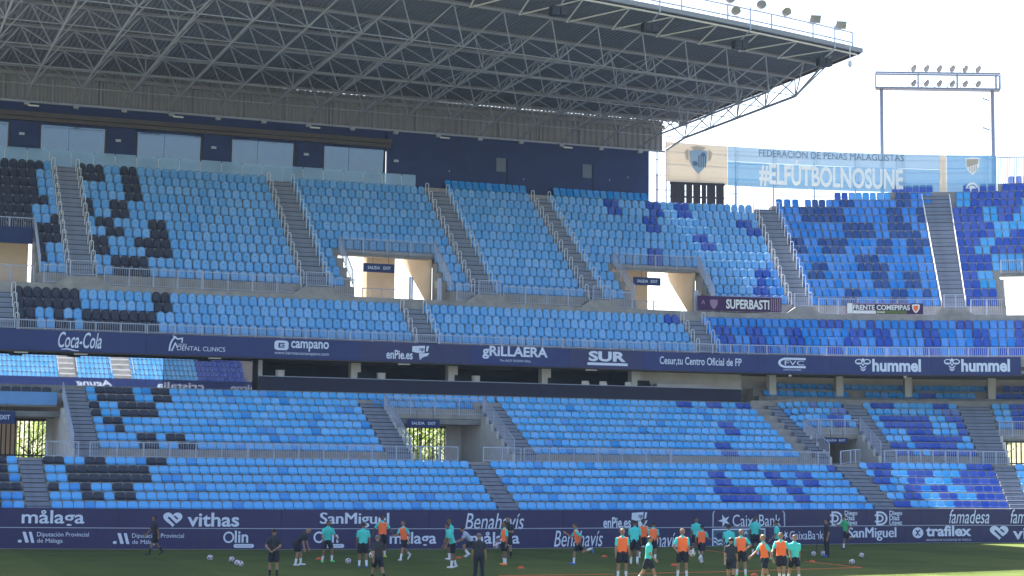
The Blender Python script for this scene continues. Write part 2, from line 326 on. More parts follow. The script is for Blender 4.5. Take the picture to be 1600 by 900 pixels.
# ------------------------------------------------------------------ layout data (metres along the stand)
COL = {'F':{5:[(5.531,8.81,'n'),(10.159,11.619,'n'),(12.634,13.69,'n'),(15.693,16.774,'n'),(51.145,52.27,'r'),(57.465,58.985,'r'),(60.729,62.538,'r'),(68.052,71.771,'r')],4:[(5.497,8.839,'n'),(11.719,15.826,'n'),(48.755,49.898,'r'),(52.597,53.551,'r'),(54.599,55.654,'r'),(60.466,61.921,'r'),(63.149,65.161,'r'),(65.856,66.448,'c'),(67.134,71.598,'r')],3:[(5.463,8.96,'n'),(10.221,10.761,'n'),(11.783,15.921,'n'),(48.711,49.845,'r'),(52.354,53.473,'r'),(54.427,55.562,'r'),(60.285,61.734,'r'),(63.159,64.511,'r'),(65.946,66.504,'c'),(66.504,71.413,'r')],2:[(5.428,9.046,'n'),(10.328,10.863,'n'),(11.401,11.909,'m'),(11.909,12.898,'n'),(13.896,14.934,'n'),(48.369,50.584,'r'),(53.131,54.248,'r'),(60.361,61.084,'m'),(61.855,63.215,'r'),(64.608,65.929,'r'),(66.714,67.389,'c'),(67.389,71.212,'r')],1:[(5.394,9.13,'m'),(11.935,12.979,'n'),(14.0,15.029,'n'),(48.313,50.553,'r'),(53.04,54.107,'r'),(61.635,63.155,'r'),(63.155,63.878,'c'),(64.65,66.067,'r'),(66.067,67.519,'c'),(67.519,70.994,'r')],0:[(5.36,8.206,'n'),(59.958,61.506,'r'),(64.686,65.478,'c'),(65.478,70.757,'r')]},'B':{7:[(5.883,11.809,'n'),(14.394,16.437,'n'),(17.432,18.508,'n'),(51.698,52.669,'r'),(53.785,54.862,'r'),(55.899,56.989,'r'),(60.402,61.286,'l'),(64.403,65.796,'r'),(68.157,69.06,'r'),(72.721,76.579,'r')],6:[(14.284,16.308,'n'),(17.295,18.362,'n'),(61.56,62.452,'l'),(68.544,69.499,'l'),(72.623,76.556,'r')],5:[(13.252,14.316,'n'),(15.353,17.412,'n'),(61.339,62.334,'r'),(64.255,67.255,'r'),(68.277,69.292,'r'),(72.52,76.532,'r')],4:[(13.326,14.417,'n'),(15.446,17.489,'n'),(52.854,53.905,'r'),(61.146,62.164,'r'),(64.17,67.635,'r'),(69.153,70.339,'r'),(72.41,76.507,'r')],3:[(14.479,15.535,'n'),(52.84,53.884,'r'),(64.16,64.667,'m'),(65.797,67.412,'r'),(68.964,70.177,'r')],2:[(14.608,15.585,'n'),(65.606,68.806,'r')],1:[(15.702,16.715,'n'),(17.734,18.761,'n'),(51.544,52.656,'r'),(64.08,65.225,'r'),(65.75,68.551,'r')],0:[(15.781,16.785,'n'),(17.831,18.886,'n'),(51.517,52.621,'r'),(63.779,65.0,'r'),(66.651,69.627,'r')]},'A':{3:[(9.337,13.637,'n'),(17.799,18.79,'n'),(51.11,51.517,'r'),(52.825,68.722,'a'),(58.251,59.623,'r'),(60.393,61.1,'r'),(62.912,63.608,'r'),(64.731,65.418,'r'),(67.207,68.722,'r')],2:[(9.28,13.652,'n'),(17.817,18.877,'n'),(52.431,68.705,'a'),(52.431,52.872,'r'),(53.311,53.968,'r'),(54.746,55.428,'r'),(56.536,57.21,'r'),(59.454,60.175,'r'),(60.892,61.606,'r'),(63.083,63.816,'r'),(65.329,66.022,'r'),(67.113,68.705,'r')],1:[(9.223,10.641,'n'),(11.678,12.686,'n'),(13.701,17.871,'n'),(52.341,68.687,'a'),(52.341,52.98,'r'),(53.329,54.027,'r'),(54.784,55.475,'r'),(56.567,57.311,'r'),(59.218,59.888,'r'),(60.707,61.402,'r'),(62.9,63.613,'r'),(65.177,65.91,'r'),(67.044,68.687,'r')],0:[(9.166,10.712,'n'),(11.67,12.741,'n'),(13.748,17.884,'n'),(52.082,68.668,'a'),(54.82,55.583,'r'),(58.257,59.003,'r'),(62.77,63.524,'r'),(64.693,65.793,'r'),(66.178,68.668,'r')]},'U':{15:[(58.294,65.135,'a'),(65.255,70.342,'r')],14:[(58.192,65.092,'a'),(65.214,70.344,'r'),(62.982,64.556,'r')],13:[(58.087,65.049,'a'),(65.172,70.347,'r'),(60.685,61.19,'r'),(61.215,62.87,'k'),(63.045,63.567,'d'),(65.393,65.931,'c')],12:[(39.555,53.049,'m'),(57.978,65.004,'a'),(65.128,70.349,'r'),(59.679,60.217,'d'),(60.83,61.364,'d'),(63.032,63.609,'d'),(65.375,65.918,'c'),(67.753,70.111,'c')],11:[(6.083,12.543,'n'),(14.136,16.161,'n'),(17.203,18.294,'n'),(51.032,51.571,'r'),(52.727,53.289,'r'),(53.85,54.463,'r'),(57.866,64.958,'a'),(65.083,70.351,'r'),(59.091,60.822,'d'),(62.535,63.119,'d'),(63.676,64.23,'d'),(66.278,66.797,'c'),(67.732,70.111,'c')],10:[(6.059,11.984,'n'),(14.211,16.262,'n'),(17.256,18.339,'n'),(51.008,51.635,'r'),(52.748,53.37,'r'),(53.909,54.527,'r'),(57.75,64.91,'a'),(65.036,70.354,'r'),(59.013,60.787,'d'),(62.516,63.105,'d'),(63.667,64.201,'d'),(66.242,66.766,'c'),(67.413,70.112,'c')],9:[(6.035,11.992,'n'),(17.265,18.382,'n'),(52.274,52.821,'r'),(56.371,56.961,'r'),(57.629,64.86,'a'),(64.988,70.357,'r'),(60.749,61.924,'d'),(62.521,63.425,'d'),(66.634,70.112,'c')],8:[(6.011,12.078,'n'),(17.314,18.381,'n'),(52.285,52.893,'r'),(56.478,57.1,'r'),(57.505,64.809,'a'),(64.938,70.359,'r'),(60.736,61.948,'d'),(62.525,63.749,'d'),(66.6,67.184,'c')],7:[(5.987,12.162,'n'),(14.42,15.341,'n'),(16.347,17.4,'n'),(54.133,54.742,'r'),(57.376,64.756,'a'),(64.886,70.362,'r'),(58.219,58.895,'d'),(59.461,60.722,'d'),(61.919,62.554,'d'),(63.16,64.078,'d'),(66.231,66.822,'c')],6:[(5.963,11.153,'n'),(14.485,15.399,'n'),(16.398,17.484,'n'),(54.215,54.886,'r'),(57.242,64.701,'a'),(64.832,70.365,'r'),(58.231,58.724,'d'),(59.351,60.624,'d'),(61.888,62.503,'d'),(63.115,63.752,'d'),(65.905,66.503,'c')],5:[(5.939,11.278,'n'),(12.205,12.982,'n'),(15.415,16.486,'n'),(18.529,19.58,'n'),(51.789,52.447,'r'),(57.104,64.644,'a'),(64.777,70.368,'r'),(60.66,61.937,'d'),(66.518,70.113,'c')],4:[(5.915,12.899,'n'),(15.468,16.531,'n'),(18.559,19.643,'n'),(51.58,52.247,'r'),(56.96,64.585,'a'),(64.719,70.371,'r'),(58.726,59.394,'d'),(60.667,61.984,'d'),(66.479,70.114,'c')],3:[(5.891,12.892,'n'),(14.625,15.558,'n'),(17.558,19.703,'n'),(56.153,56.782,'r'),(56.811,64.524,'a'),(64.66,70.374,'r'),(58.626,59.302,'d'),(61.285,61.977,'d'),(62.583,63.297,'d'),(65.876,66.547,'c')],2:[(5.867,11.975,'n'),(14.642,15.606,'n'),(17.63,19.72,'n'),(56.251,56.886,'r'),(56.656,64.461,'a'),(64.598,70.378,'r'),(61.267,61.939,'d'),(62.553,63.247,'d'),(65.882,66.506,'c')],1:[(5.843,11.974,'n'),(15.651,17.699,'n'),(55.703,56.319,'r'),(56.494,64.395,'a'),(64.533,70.381,'r'),(59.909,60.594,'d'),(61.956,62.605,'d'),(63.307,63.614,'d')],0:[(5.819,11.488,'n'),(15.733,17.765,'n'),(55.762,56.474,'r'),(56.326,64.326,'a'),(64.467,70.385,'r'),(59.813,60.45,'d'),(61.915,62.628,'d')]}}
F_BLK = [(6.252,9.241),(10.531,34.032),(35.331,58.006),(59.958,70.001),(71.615,75.526)]
B_BLK = [(13.76,29.735),(38.969,56.845),(63.915,69.497)]
B_TOP2 = [(30.633,37.058)]
B_TOP1 = [(29.482,38.855)]
B_V2 = [(58.598,62.627)]
B_V3 = [(71.515,76.507)]
B_V0 = [(6.911,11.737)]
A_BLK = [(9.761,33.272),(34.841,51.691),(52.795,68.668)]
U_BLK = [(6.893,12.94),(14.594,27.233),(29.006,38.573),(40.209,46.549),(47.939,57.183),(58.211,64.044),(65.168,70.385)]
U_EXTRA = {12:[(40.178,46.385),(48.485,52.917),(58.211,59.191),(59.397,64.433),(65.351,70.111)],13:[(60.66,62.87),(63.045,64.483),(65.393,70.111)],14:[(62.982,64.556),(65.676,66.931),(67.171,70.11)],15:[(67.41,70.11)]}
G = {0:[(58.441,63.594),(64.536,70.835),(71.939,76.621)],1:[(59.19,62.918),(63.477,67.109),(67.578,71.832),(72.425,76.642)]}
PPL = {1:(13.87,81.11,1.79),2:(15.31,64.35,1.79),3:(18.04,71.95,None),4:(19.9,74.09,1.87),5:(20.34,70.11,1.91),6:(18.19,60.82,1.68),7:(23.46,77.8,1.99),8:(23.6,75.01,1.85),9:(25.74,75.18,1.87),10:(23.62,68.57,None),11:(27.29,76.59,None),12:(22.04,61.09,1.73),13:(28.91,76.32,1.95),14:(26.69,70.85,1.86),15:(29.99,70.75,1.78),16:(27.66,61.06,1.9),17:(32.2,69.85,1.94),18:(35.15,75.28,1.8),19:(34.13,72.1,1.76),20:(27.21,57.85,1.7),21:(30.07,60.95,1.9),22:(39.35,78.24,1.77),23:(35.83,70.74,1.74),24:(36.07,68.64,1.75),25:(30.31,57.54,1.63),26:(32.88,61.58,1.82),27:(41.66,76.61,1.94),28:(31.36,56.96,1.78),29:(40.35,72.11,1.86),30:(32.5,57.8,1.86),31:(32.97,57.7,1.79),32:(44.57,74.9,1.81),33:(49.99,82.08,1.92)}
BALL = [(15.43,76.42),(16.01,74.77),(15.68,72.14),(15.66,71.44),(20.46,72.72),(44.07,75.29),(44.71,75.49),(45.61,73.52),(41.91,68.34)]
CONE = [(20.26,76.67),(26.62,76.42),(26.52,68.48),(33.7,76.4),(33.69,69.08),(33.78,62.23),(41.24,70.58)]
TAPE = [[(23.84,63.81),(28.61,63.88)],[(29.07,64.0),(33.95,64.56),(35.86,64.87)],[(41.62,81.89),(41.41,79.21)],[(41.2,71.13),(41.11,66.23)],[(35.97,65.07),(41.11,66.23)]]
FASB = [16.969,22.953,29.586,36.73,43.342,48.433,54.644,58.218,63.116,67.325]
TX = [('up','målaga',8.79,11.624,1.106,1.935,0.015,0.0),('up','@heart',15.229,16.118,1.148,1.94,0.0,0.0),('up','vithas',16.357,18.784,1.185,1.859,0.02,0.0),('up','SanMiguel',22.645,26.029,1.171,1.887,0.02,0.0),('up','Benahavís',29.975,33.136,1.07,1.868,0,0.25),('up','enPie.es',37.631,39.262,1.105,1.664,0.02,0.0),('up','@flag',39.3,40.268,1.064,1.924,0.0,0.0),('up','@star',44.742,45.496,1.126,1.773,0.0,0.0),('up','CaixaBank',45.664,48.89,1.144,1.763,0.0,0.0),('up','@end',44.348,44.535,1.131,1.979,0.0,0.0),('up','@end2',48.978,49.198,1.13,1.964,0.0,0.0),('up','@dd',52.317,53.22,1.137,1.916,0.0,0.0),('up','Diego',53.359,54.266,1.628,1.948,0.02,0.0),('up','Díaz',53.356,54.081,1.415,1.682,0.02,0.0),('up','López',53.353,54.259,1.095,1.415,0.02,0.0),('up','@dd',55.489,56.397,1.117,1.907,0.0,0.0),('up','Diego',56.537,57.443,1.616,1.941,0.02,0.0),('up','Díaz',56.534,57.259,1.4,1.67,0.02,0.0),('up','López',56.53,57.435,1.075,1.399,0.02,0.0),('up','famadesa',60.697,63.396,1.205,2.015,0,0.3),('up','famadesa',64.751,67.205,1.214,2.031,0,0.3),('lo','@dip',8.648,9.396,0.393,0.904,0.0,0.0),('lo','Diputación Provincial',9.508,11.852,0.626,0.897,0.0,0.0),('lo','de Málaga',9.518,10.673,0.337,0.593,0.0,0.0),('lo','@dip',12.95,13.711,0.349,0.864,0.0,0.0),('lo','Diputación Provincial',13.825,16.215,0.582,0.856,0.0,0.0),('lo','de Málaga',13.834,15.01,0.292,0.55,0.0,0.0),('lo','@ring',18.052,18.564,0.408,0.959,0.0,0.0),('lo','lin',18.593,19.227,0.424,1.006,0.02,0.0),('lo','@pill',18.544,19.511,0.18,0.363,0.0,0.0),('lo','@ring',22.352,22.88,0.411,0.968,0.0,0.0),('lo','lin',22.911,23.567,0.427,1.015,0.02,0.0),('lo','@pill',22.858,23.859,0.179,0.365,0.0,0.0),('lo','målaga',26.11,28.488,0.184,0.952,0.015,0.0),('lo','målaga',30.257,32.9,0.162,0.942,0.015,0.0),('lo','Benahavís',34.813,37.598,0.174,0.986,0,0.25),('lo','Benahavís',39.419,42.168,0.06,0.857,0,0.25),('lo','@wave',44.326,47.84,0.06,1.016,0.0,0.0),('lo','@star',49.06,49.412,0.4,0.886,0.0,0.0),('lo','CaixaBank',49.5,51.858,0.383,0.855,0.0,0.0),('lo','SanMiguel',53.573,56.974,0.263,1.014,0.02,0.0),('lo','@x',58.148,58.91,0.378,0.994,0.0,0.0),('lo','trafilex',59.091,62.198,0.476,1.097,0.03,0.0),('lo','ABOGADOS DE ACCIDENTES DE TRÁFICO',59.083,62.189,0.22,0.348,0.0,0.0),('lo','@heart',63.421,64.613,0.245,1.169,0.0,0.0),('lo','vithas',64.894,67.851,0.289,0.994,0.02,0.0),('fa','Coca-Cola',11.967,14.39,10.67,11.58,0.01,0.3),('fa','@tooth',18.218,19.032,10.664,11.629,0.0,0.0),('fa','GRUPO',18.739,19.258,10.973,11.122,0.0,0.0),('fa','DENTAL CLINICS',18.708,21.51,10.73,10.991,0.0,0.0),('fa','@badge',24.438,25.287,10.942,11.51,0.0,0.0),('fa','campano',25.444,27.748,10.903,11.512,0.02,0.0),('fa','www.hermanoscampano.com',24.45,27.756,10.639,10.886,0.0,0.0),('fa','enPie.es',31.339,33.0,10.637,11.18,0.02,0.0),('fa','@flag',32.957,34.06,10.639,11.496,0.0,0.0),('fa','gRiLLAERA',37.502,41.839,10.828,11.643,0.03,0.0),('fa','The cRAZY SHOOW GRILL',38.644,40.726,10.689,10.828,0.0,0.0),('fa','SUR',44.623,47.188,10.898,11.546,0.04,0.0),('fa','@bar',44.539,47.324,10.655,10.817,0.0,0.0),('fa','Cesur,tu Centro Oficial de FP',49.552,53.78,10.781,11.359,0.012,0.0),('fa','@cfvc',55.622,56.997,10.811,11.48,0.0,0.0),('fa','CONSTRUCCIONES',55.877,56.772,10.645,10.749,0.0,0.0),('fa','@bee',59.426,60.206,10.669,11.508,0.0,0.0),('fa','hummel',60.268,62.614,10.648,11.487,0.035,0.0),('fa','@bee',63.713,64.472,10.711,11.547,0.0,0.0),('fa','hummel',64.532,66.812,10.673,11.507,0.035,0.0),('ba','FEDERACIÓN DE PEÑAS MALAGUISTAS',57.794,63.457,27.839,28.483,0.0,0.0),('ba','#ELFÚTBOLNOSUNE',57.791,63.423,25.516,27.641,0.03,0.0),('ba','@crest',54.819,55.901,26.267,28.627,0.0,0.0),('ba','@shield',65.77,66.374,26.538,27.912,0.0,0.0),('ba','@arc',65.782,66.313,25.265,26.0,0.0,0.0)]
BOARD_UP = [13.174, 20.794, 28.079, 35.311, 44.327, 49.241, 54.942, 58.786, 64.176]
BOARD_LO = [12.176, 17.184, 20.811, 25.021, 29.249, 33.885, 38.844, 44.119, 48.013, 52.892, 57.649, 62.912]
# ------------------------------------------------------------------ ground and pitch
b = MB(); b.add([(-900, -300, -.02), (1200, -300, -.02), (1200, 2600, -.02), (-900, 2600, -.02)], [(0, 1, 2, 3)])
tag(b.build('ground', 'asphalt'), kind='structure')
b = MB(); b.add([(-60, 6, GZ), (80, 6, GZ), (80, 91.0, GZ), (-60, 91.0, GZ)], [(0, 1, 2, 3)])
tag(b.build('pitch', 'grass'), 'green football pitch in front of the advertising boards', 'pitch', kind='structure')
b = MB(); b.add([(-60, 83.6, GZ + .004), (70, 83.6, GZ + .004), (70, 83.72, GZ + .004), (-60, 83.72, GZ + .004)], [(0, 1, 2, 3)])
mat('chalk', (0.10, 0.15, 0.07), 0.9, 0.1, var=0.25, scale=3)
tag(b.build('pitch_line', 'chalk'), 'faint white touchline across the grass', 'line', kind='structure')
# far hills behind the stadium
hb = MB(); rng = random.Random(3); NX = 60
L = []
for k, (y, hgt) in enumerate(((900, 0), (1150, 45), (1500, 95), (1900, 120))):
    L.append([(-900 + 2400 * i / NX, y + 60 * sin(i * .7 + k), hgt * (0.55 + 0.35 * sin(i * .21 + k * 1.7) + .15 * sin(i * .73 + k)) + (0 if k else -2)) for i in range(NX + 1)])
hb.loops(L, close=False, caps=False)
tag(hb.build('hills', 'hill', smooth=True), kind='structure')

# ------------------------------------------------------------------ lower stand
lower = empty('lower_stand', 'grey concrete lower stand with stepped rows and vomitories', 'grandstand')
upper = empty('upper_stand', 'steep grey concrete upper stand above the navy fascia', 'grandstand')
SL, SR_ = 0.0, 78.0          # how far the lower bowl is built
UR_ = 73.0
for i in range(6):
    Y, z = rowYZ('F', i)
    swept('terrace_step', 'F', SL, SR_, Y - .45, Y + .47, z - .75 if i else GZ - .3, z, 'concrete', lower)
swept('walkway', 'F', SL, SR_, 96.46, 98.17, 3.6, 4.45, 'concrete', lower)
B_H = [(SL, 12.36), (31.25, 37.56), (58.8, 62.6), (71.45, SR_)]
def spans(lo, hi, holes):
    out = []; a = lo
    for h0, h1 in holes:
        if h0 > a: out.append((a, h0))
        a = max(a, h1)
    if a < hi: out.append((a, hi))
    return out
for i in range(8):
    Y, z = rowYZ('B', i)
    hs = B_H if i < 4 else ([B_H[0], B_H[1]] if i < 6 else [])
    if i in (6,): hs = [B_H[0]]
    for a, c in spans(SL, SR_, hs):
        swept('terrace_step', 'B', a, c, Y - .45, Y + .47, z - .62, z, 'concrete', lower)
# walls, floor and lintel of each lower vomitory
for k, (a, c) in enumerate(B_H):
    top = 4 if k >= 2 else 6
    for e, e2 in ((a - .02, a + .16), (c - .16, c + .02)):
        if e < SL + .1 or e2 > SR_ - .1: continue
        w = MB()
        for i in range(top):
            Y, z = rowYZ('B', i); sweep(w, 'B', e, e2, Y - .452, Y + .452, 4.3, z - .02 + .004 * i)
        Yt = rowYZ('B', top)[0] - .45
        sweep(w, 'B', e, e2, Yt, 108.2, 4.3, 7.05 if top == 6 else 6.15)
        w.build('vomitory_wall', 'plaster', lower)
    zt = rowYZ('B', top)[1]
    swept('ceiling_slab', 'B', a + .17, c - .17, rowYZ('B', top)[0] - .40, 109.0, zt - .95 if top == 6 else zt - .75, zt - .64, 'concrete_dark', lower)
    swept('passage_floor', 'B', a + .17, c - .17, 98.18, 112.0, 4.2, 4.449, 'concrete', lower)
# blue painted parapet over the first vomitory
swept('parapet_band', 'B', SL, 12.0, 103.55, 103.72, 7.40, 8.13, 'fold_blue', lower)
swept('platform_step', 'B', SL, 12.0, 103.73, 104.6, 7.3, 7.98, 'concrete', lower)
# stairs of the lower stand
def stairs(t, s0, s1, rows, parent, matn='stair', last_half=True):
    for i in rows:
        Y, z = rowYZ(t, i); dz = TIER[t][4]
        sm = (s0 + s1) / 2; r = 1.0 if ang(t, sm) == 0 else (Y - TIER[t][0][1]) / RR
        p = pos(t, sm, Y, z); w = (s1 - s0) * r - .02
        o = Vector((sin(ang(t, sm)), cos(ang(t, sm)), 0))
        ubox('stair_step', p + o * -.012 + Vector((0, 0, .012 - dz * .5)), (w, .915, dz * 1.0 + .02), -ang(t, sm), matn, parent)
        ubox('step_shade_strip', p + o * -.474 + Vector((0, 0, -.035)), (w, .012, .05), -ang(t, sm), 'step_shade', parent)  # dark strip added under the nosing as its shadow line
        if last_half: ubox('step_shade_strip', p + o * .014 + Vector((0, 0, dz * .5 - .045)), (w - .02, .012, .03), -ang(t, sm), 'step_shade', parent)
        if last_half: ubox('stair_step', p + o * .24 + Vector((0, 0, dz * .25 + .02)), (w - .02, .44, dz * .5), -ang(t, sm), matn, parent)
F_ST = [(9.30, 10.48), (34.09, 35.28), (58.07, 59.9), (70.06, 71.55)]
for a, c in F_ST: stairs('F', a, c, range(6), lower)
B_ST = [(12.40, 13.72, 8), (29.80, 31.2, 7), (37.62, 38.93, 7), (57.92, 58.75, 8), (62.68, 63.85, 8), (69.56, 71.4, 8)]
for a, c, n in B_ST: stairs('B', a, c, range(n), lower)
# back of the lower stand: walkway, rooms, columns
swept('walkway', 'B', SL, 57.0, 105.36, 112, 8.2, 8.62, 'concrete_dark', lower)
swept('walkway', 'B', 57.0, SR_, 105.36, 112, 8.2, 8.75, 'concrete', lower)
for i in range(2):
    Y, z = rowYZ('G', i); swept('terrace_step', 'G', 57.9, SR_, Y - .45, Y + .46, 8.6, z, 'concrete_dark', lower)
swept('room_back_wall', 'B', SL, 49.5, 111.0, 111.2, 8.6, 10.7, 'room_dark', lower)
swept('room_back_wall', 'B', 49.5, 57.3, 107.4, 107.6, 8.6, 10.9, 'plaster', lower)
swept('room_back_wall', 'B', 57.3, SR_, 109.0, 109.2, 8.6, 11.6, 'plaster', lower)
swept('room_parapet', 'B', 23.95, 56.35, 105.42, 105.56, 8.55, 9.45, 'navy_dark', lower)
swept('parapet_cap', 'B', 23.90, 56.40, 105.40, 105.60, 9.455, 9.49, 'rail', lower)
b = MB(); sweep(b, 'B', 56.25, 56.35, 105.57, 107.3, 8.6, 9.45); b.build('room_parapet', 'navy_dark', lower)
for x in (24.0, 30.15, 36.45, 42.75, 49.05):
    ubox('column', (x, 106.5, 9.65), (.62, .62, 2.1), 0, 'plaster', lower)
    b = MB(); b.add([(x + .1, 106.1, 8.7), (x + .1, 106.9, 8.7), (x + .1, 106.9, 9.9), (x + .1, 106.1, 9.9), (x + 1.2, 106.1, 8.7), (x + 1.2, 106.9, 8.7), (x + .9, 106.9, 9.9), (x + .9, 106.1, 9.9)],
                 [(0, 3, 2, 1), (4, 5, 6, 7), (0, 1, 5, 4), (1, 2, 6, 5), (2, 3, 7, 6), (3, 0, 4, 7)])
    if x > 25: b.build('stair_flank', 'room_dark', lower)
for s in (59.0, 63.05, 67.05, 71.75):
    p = pos('B', s, 107.0, 9.9); ubox('column', p, (.5, .5, 2.6), -ang('B', s), 'plaster', lower)
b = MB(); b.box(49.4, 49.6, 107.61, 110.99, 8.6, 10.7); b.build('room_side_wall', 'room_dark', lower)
for a, c in B_H: swept('transom_wall', 'B', max(SL, a - 2), min(SR_, c + 2), 109.02, 109.2, 6.6, 8.6, 'plaster', lower)
# mirrored glazing of the lounges under the fascia
def lounge(x0, x1, m):
    b = MB(); t = .012
    b.add([(x0, 105.75, 8.62), (x1, 105.75, 8.62), (x1, 105.75 - t * 1.9, 10.52), (x0, 105.75 - t * 1.9, 10.52), (x0, 105.8, 8.62), (x1, 105.8, 8.62), (x1, 105.8 - t * 1.9, 10.52), (x0, 105.8 - t * 1.9, 10.52)],
          [(0, 1, 2, 3), (5, 4, 7, 6), (1, 5, 6, 2), (4, 0, 3, 7), (3, 2, 6, 7), (4, 5, 1, 0)])
    return b.build('window_pane', m, lower)
for x in (-1, 5, 11.9, 14.9): pass
lounge(0.5, 8.9, 'lounge_glass'); lounge(8.93, 18.28, 'lounge_glass'); lounge(18.31, 23.6, 'lounge_glass_dark')
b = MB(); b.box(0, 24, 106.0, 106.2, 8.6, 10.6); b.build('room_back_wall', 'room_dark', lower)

# ------------------------------------------------------------------ upper stand
for i in range(4):
    Y, z = rowYZ('A', i); swept('terrace_step', 'A', SL, UR_, Y - .45, Y + .47, z - .9 if i else 11.0, z, 'concrete', upper)
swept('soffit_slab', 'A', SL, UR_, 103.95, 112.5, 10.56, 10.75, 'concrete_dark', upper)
swept('walkway', 'A', SL, UR_, 107.68, 121.0, 13.9, 14.70, 'concrete', upper)
swept('walkway_kerb', 'A', SL, UR_, 107.60, 107.675, 13.75, 14.62, 'concrete', upper)
U_H = [(SL, 11.3), (30.45, 37.05), (49.75, 53.7), (66.75, UR_)]
for i in range(16):
    Y, z = rowYZ('U', i)
    if i < 4: sp = spans(SL, UR_, U_H)
    elif i < 12: sp = [(SL, UR_)]
    elif i == 12: sp = [(38.6, 56.2), (58.0, UR_)]
    elif i == 13: sp = [(60.4, UR_)]
    elif i == 14: sp = [(62.8, UR_)]
    else: sp = [(67.0, UR_)]
    if i == 4: sp = spans(SL, UR_, U_H); [swept('terrace_step', 'U', a, c, Y - .45, Y + .47, z - .36, z, 'concrete', upper) for a, c in U_H]
    for a, c in sp: swept('terrace_step', 'U', a, c, Y - .45, Y + .47, z - .85, z, 'concrete', upper)
for k, (a, c) in enumerate(U_H):
    for e, e2 in ((a - .02, a + .14), (c - .14, c + .02)):
        if e < SL + .1 or e2 > UR_ - .1: continue
        w = MB()
        for i in range(4):
            Y, z = rowYZ('U', i); sweep(w, 'U', e, e2, Y - .452, Y + .452, 14.6, z - .02 + .004 * i)
        w.build('vomitory_wall', 'concrete', upper)
    swept('lintel', 'U', a + .15, c - .15, 111.95, 112.04, 17.80, 17.96, 'concrete_dark', upper)
    if k in (1, 2):      # raking side wall of the passage, far edge leaning back
        e = c - .15
        b = MB()
        pts = [(112.1, 14.71), (112.4, 14.71), (118.2, 18.3), (118.2, 20.0), (112.1, 18.0)]
        A = [pos('U', e - .12, y, z) for y, z in pts]; Bq = [pos('U', e, y, z) for y, z in pts]
        n = len(pts); b.add(A + Bq, [tuple(range(n)), tuple(range(2 * n - 1, n - 1, -1))] + [((i + 1) % n, i, n + i, n + (i + 1) % n) for i in range(n)])
        fixn(b.build('raking_wall', 'beige', upper))
        p = pos('U', e - .16, 110.6, 16.0); ubox('junction_box', p, (.1, .5, .5), -ang('U', e), 'plaster', upper)
# beige piers standing in the passages
for s0, s1, y0 in ((8.6, 11.2, 114.5), (33.62, 35.60, 116.2), (50.73, 52.31, 116.2)):
    swept('pier', 'U', s0, s1, y0, y0 + 1.0, 14.7, 19.6, 'beige', upper)
swept('rear_parapet', 'A', SL, UR_, 121.0, 121.2, 13.9, 15.6, 'beige', upper)
U_ST = [(13.0, 14.52), (27.3, 28.93), (38.64, 40.13), (46.62, 47.86), (57.25, 58.15), (64.1, 65.1)]
for k, (a, c) in enumerate(U_ST):
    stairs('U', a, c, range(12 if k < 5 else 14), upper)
    # landing block at the foot of the stairs
    p = pos('U', (a + c) / 2, 107.95, 14.70)
    b = MB(); w2 = (c - a) / 2 + .1
    q = [(-w2 - .75, -.02), (w2 + .75, -.02), (w2, .5), (-w2, .5)]
    al = ang('U', (a + c) / 2); tx = Vector((cos(al), -sin(al), 0)); ty = Vector((sin(al), cos(al), 0))
    lo = [p + tx * x + ty * -.2 + Vector((0, 0, z)) for x, z in q]; hi = [v + ty * .75 for v in lo]
    b.add(lo + hi, [(0, 1, 2, 3), (7, 6, 5, 4), (1, 5, 6, 2), (4, 0, 3, 7), (3, 2, 6, 7)])
    b.build('landing_block', 'concrete', upper)
A_ST = [(7.2, 9.7), (33.33, 34.78), (51.75, 52.74)]
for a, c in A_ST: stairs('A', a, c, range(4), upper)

# ------------------------------------------------------------------ rear wall, boxes and glass parapet
rear = empty('rear_building', 'dark navy rear wall with box windows under the roof', 'building')
WY = 119.8
def wall(x0, x1, y0, y1, z0, z1, m, name='wall_panel'): 
    b = MB(); b.box(x0, x1, y0, y1, z0, z1); return b.build(name, m, rear)
wall(36.0, 56.33, WY, WY + .3, 21.5, 27.78, 'navy_wall')
wall(0, 36.0, WY + .25, WY + .4, 26.32, 27.78, 'navy_wall')
WIN = [(-0.6, 3.9), (5.75, 10.3), (12.15, 16.55), (18.45, 22.97), (24.86, 29.43), (31.34, 35.94)]
prev = -2
for a, c in WIN:
    if a > 0: wall(prev, a, WY, WY + .3, 22.8, 26.9, 'navy_wall', 'pier')
    b = MB(); tl = .05 * 3.16
    b.add([(a, WY + .34, 23.2), (c, WY + .34, 23.2), (c, WY + .34 - tl, 26.36), (a, WY + .34 - tl, 26.36), (a, WY + .40, 23.2), (c, WY + .40, 23.2), (c, WY + .40 - tl, 26.36), (a, WY + .40 - tl, 26.36)],
          [(0, 1, 2, 3), (5, 4, 7, 6), (1, 5, 6, 2), (4, 0, 3, 7), (3, 2, 6, 7), (4, 5, 1, 0)])
    f = b.build('window', 'box_glass', rear)
    for xx in (a + .03, c - .12):
        b = MB(); b.box(xx, xx + .09, WY + .08, WY + .20, 23.2, 26.36); b.build('window_frame', 'brown', f)
    b = MB(); b.bar((a + 1.92, WY + .33, 23.2), (a + 1.92, WY + .33 - tl, 26.36), .03, .03, up=(1, 0, 0)); b.build('mullion', 'fold_blue', f)
    for q in range(4):
        b = MB(); xx = a + .6 + q * 1.0; b.box(xx, xx + .05, WY - .25, WY - .2, 23.5, 24.5); b.build('chair_back', 'rail_white', f)
    prev = c
    if a > 4: wall(c + .55, c + .9, WY - .02, WY - .002, 25.55, 25.72, 'print_grey', 'number_plate')
wall(-1, 36.2, WY - .55, WY + .25, 26.75, 27.05, 'brown', 'awning_box')
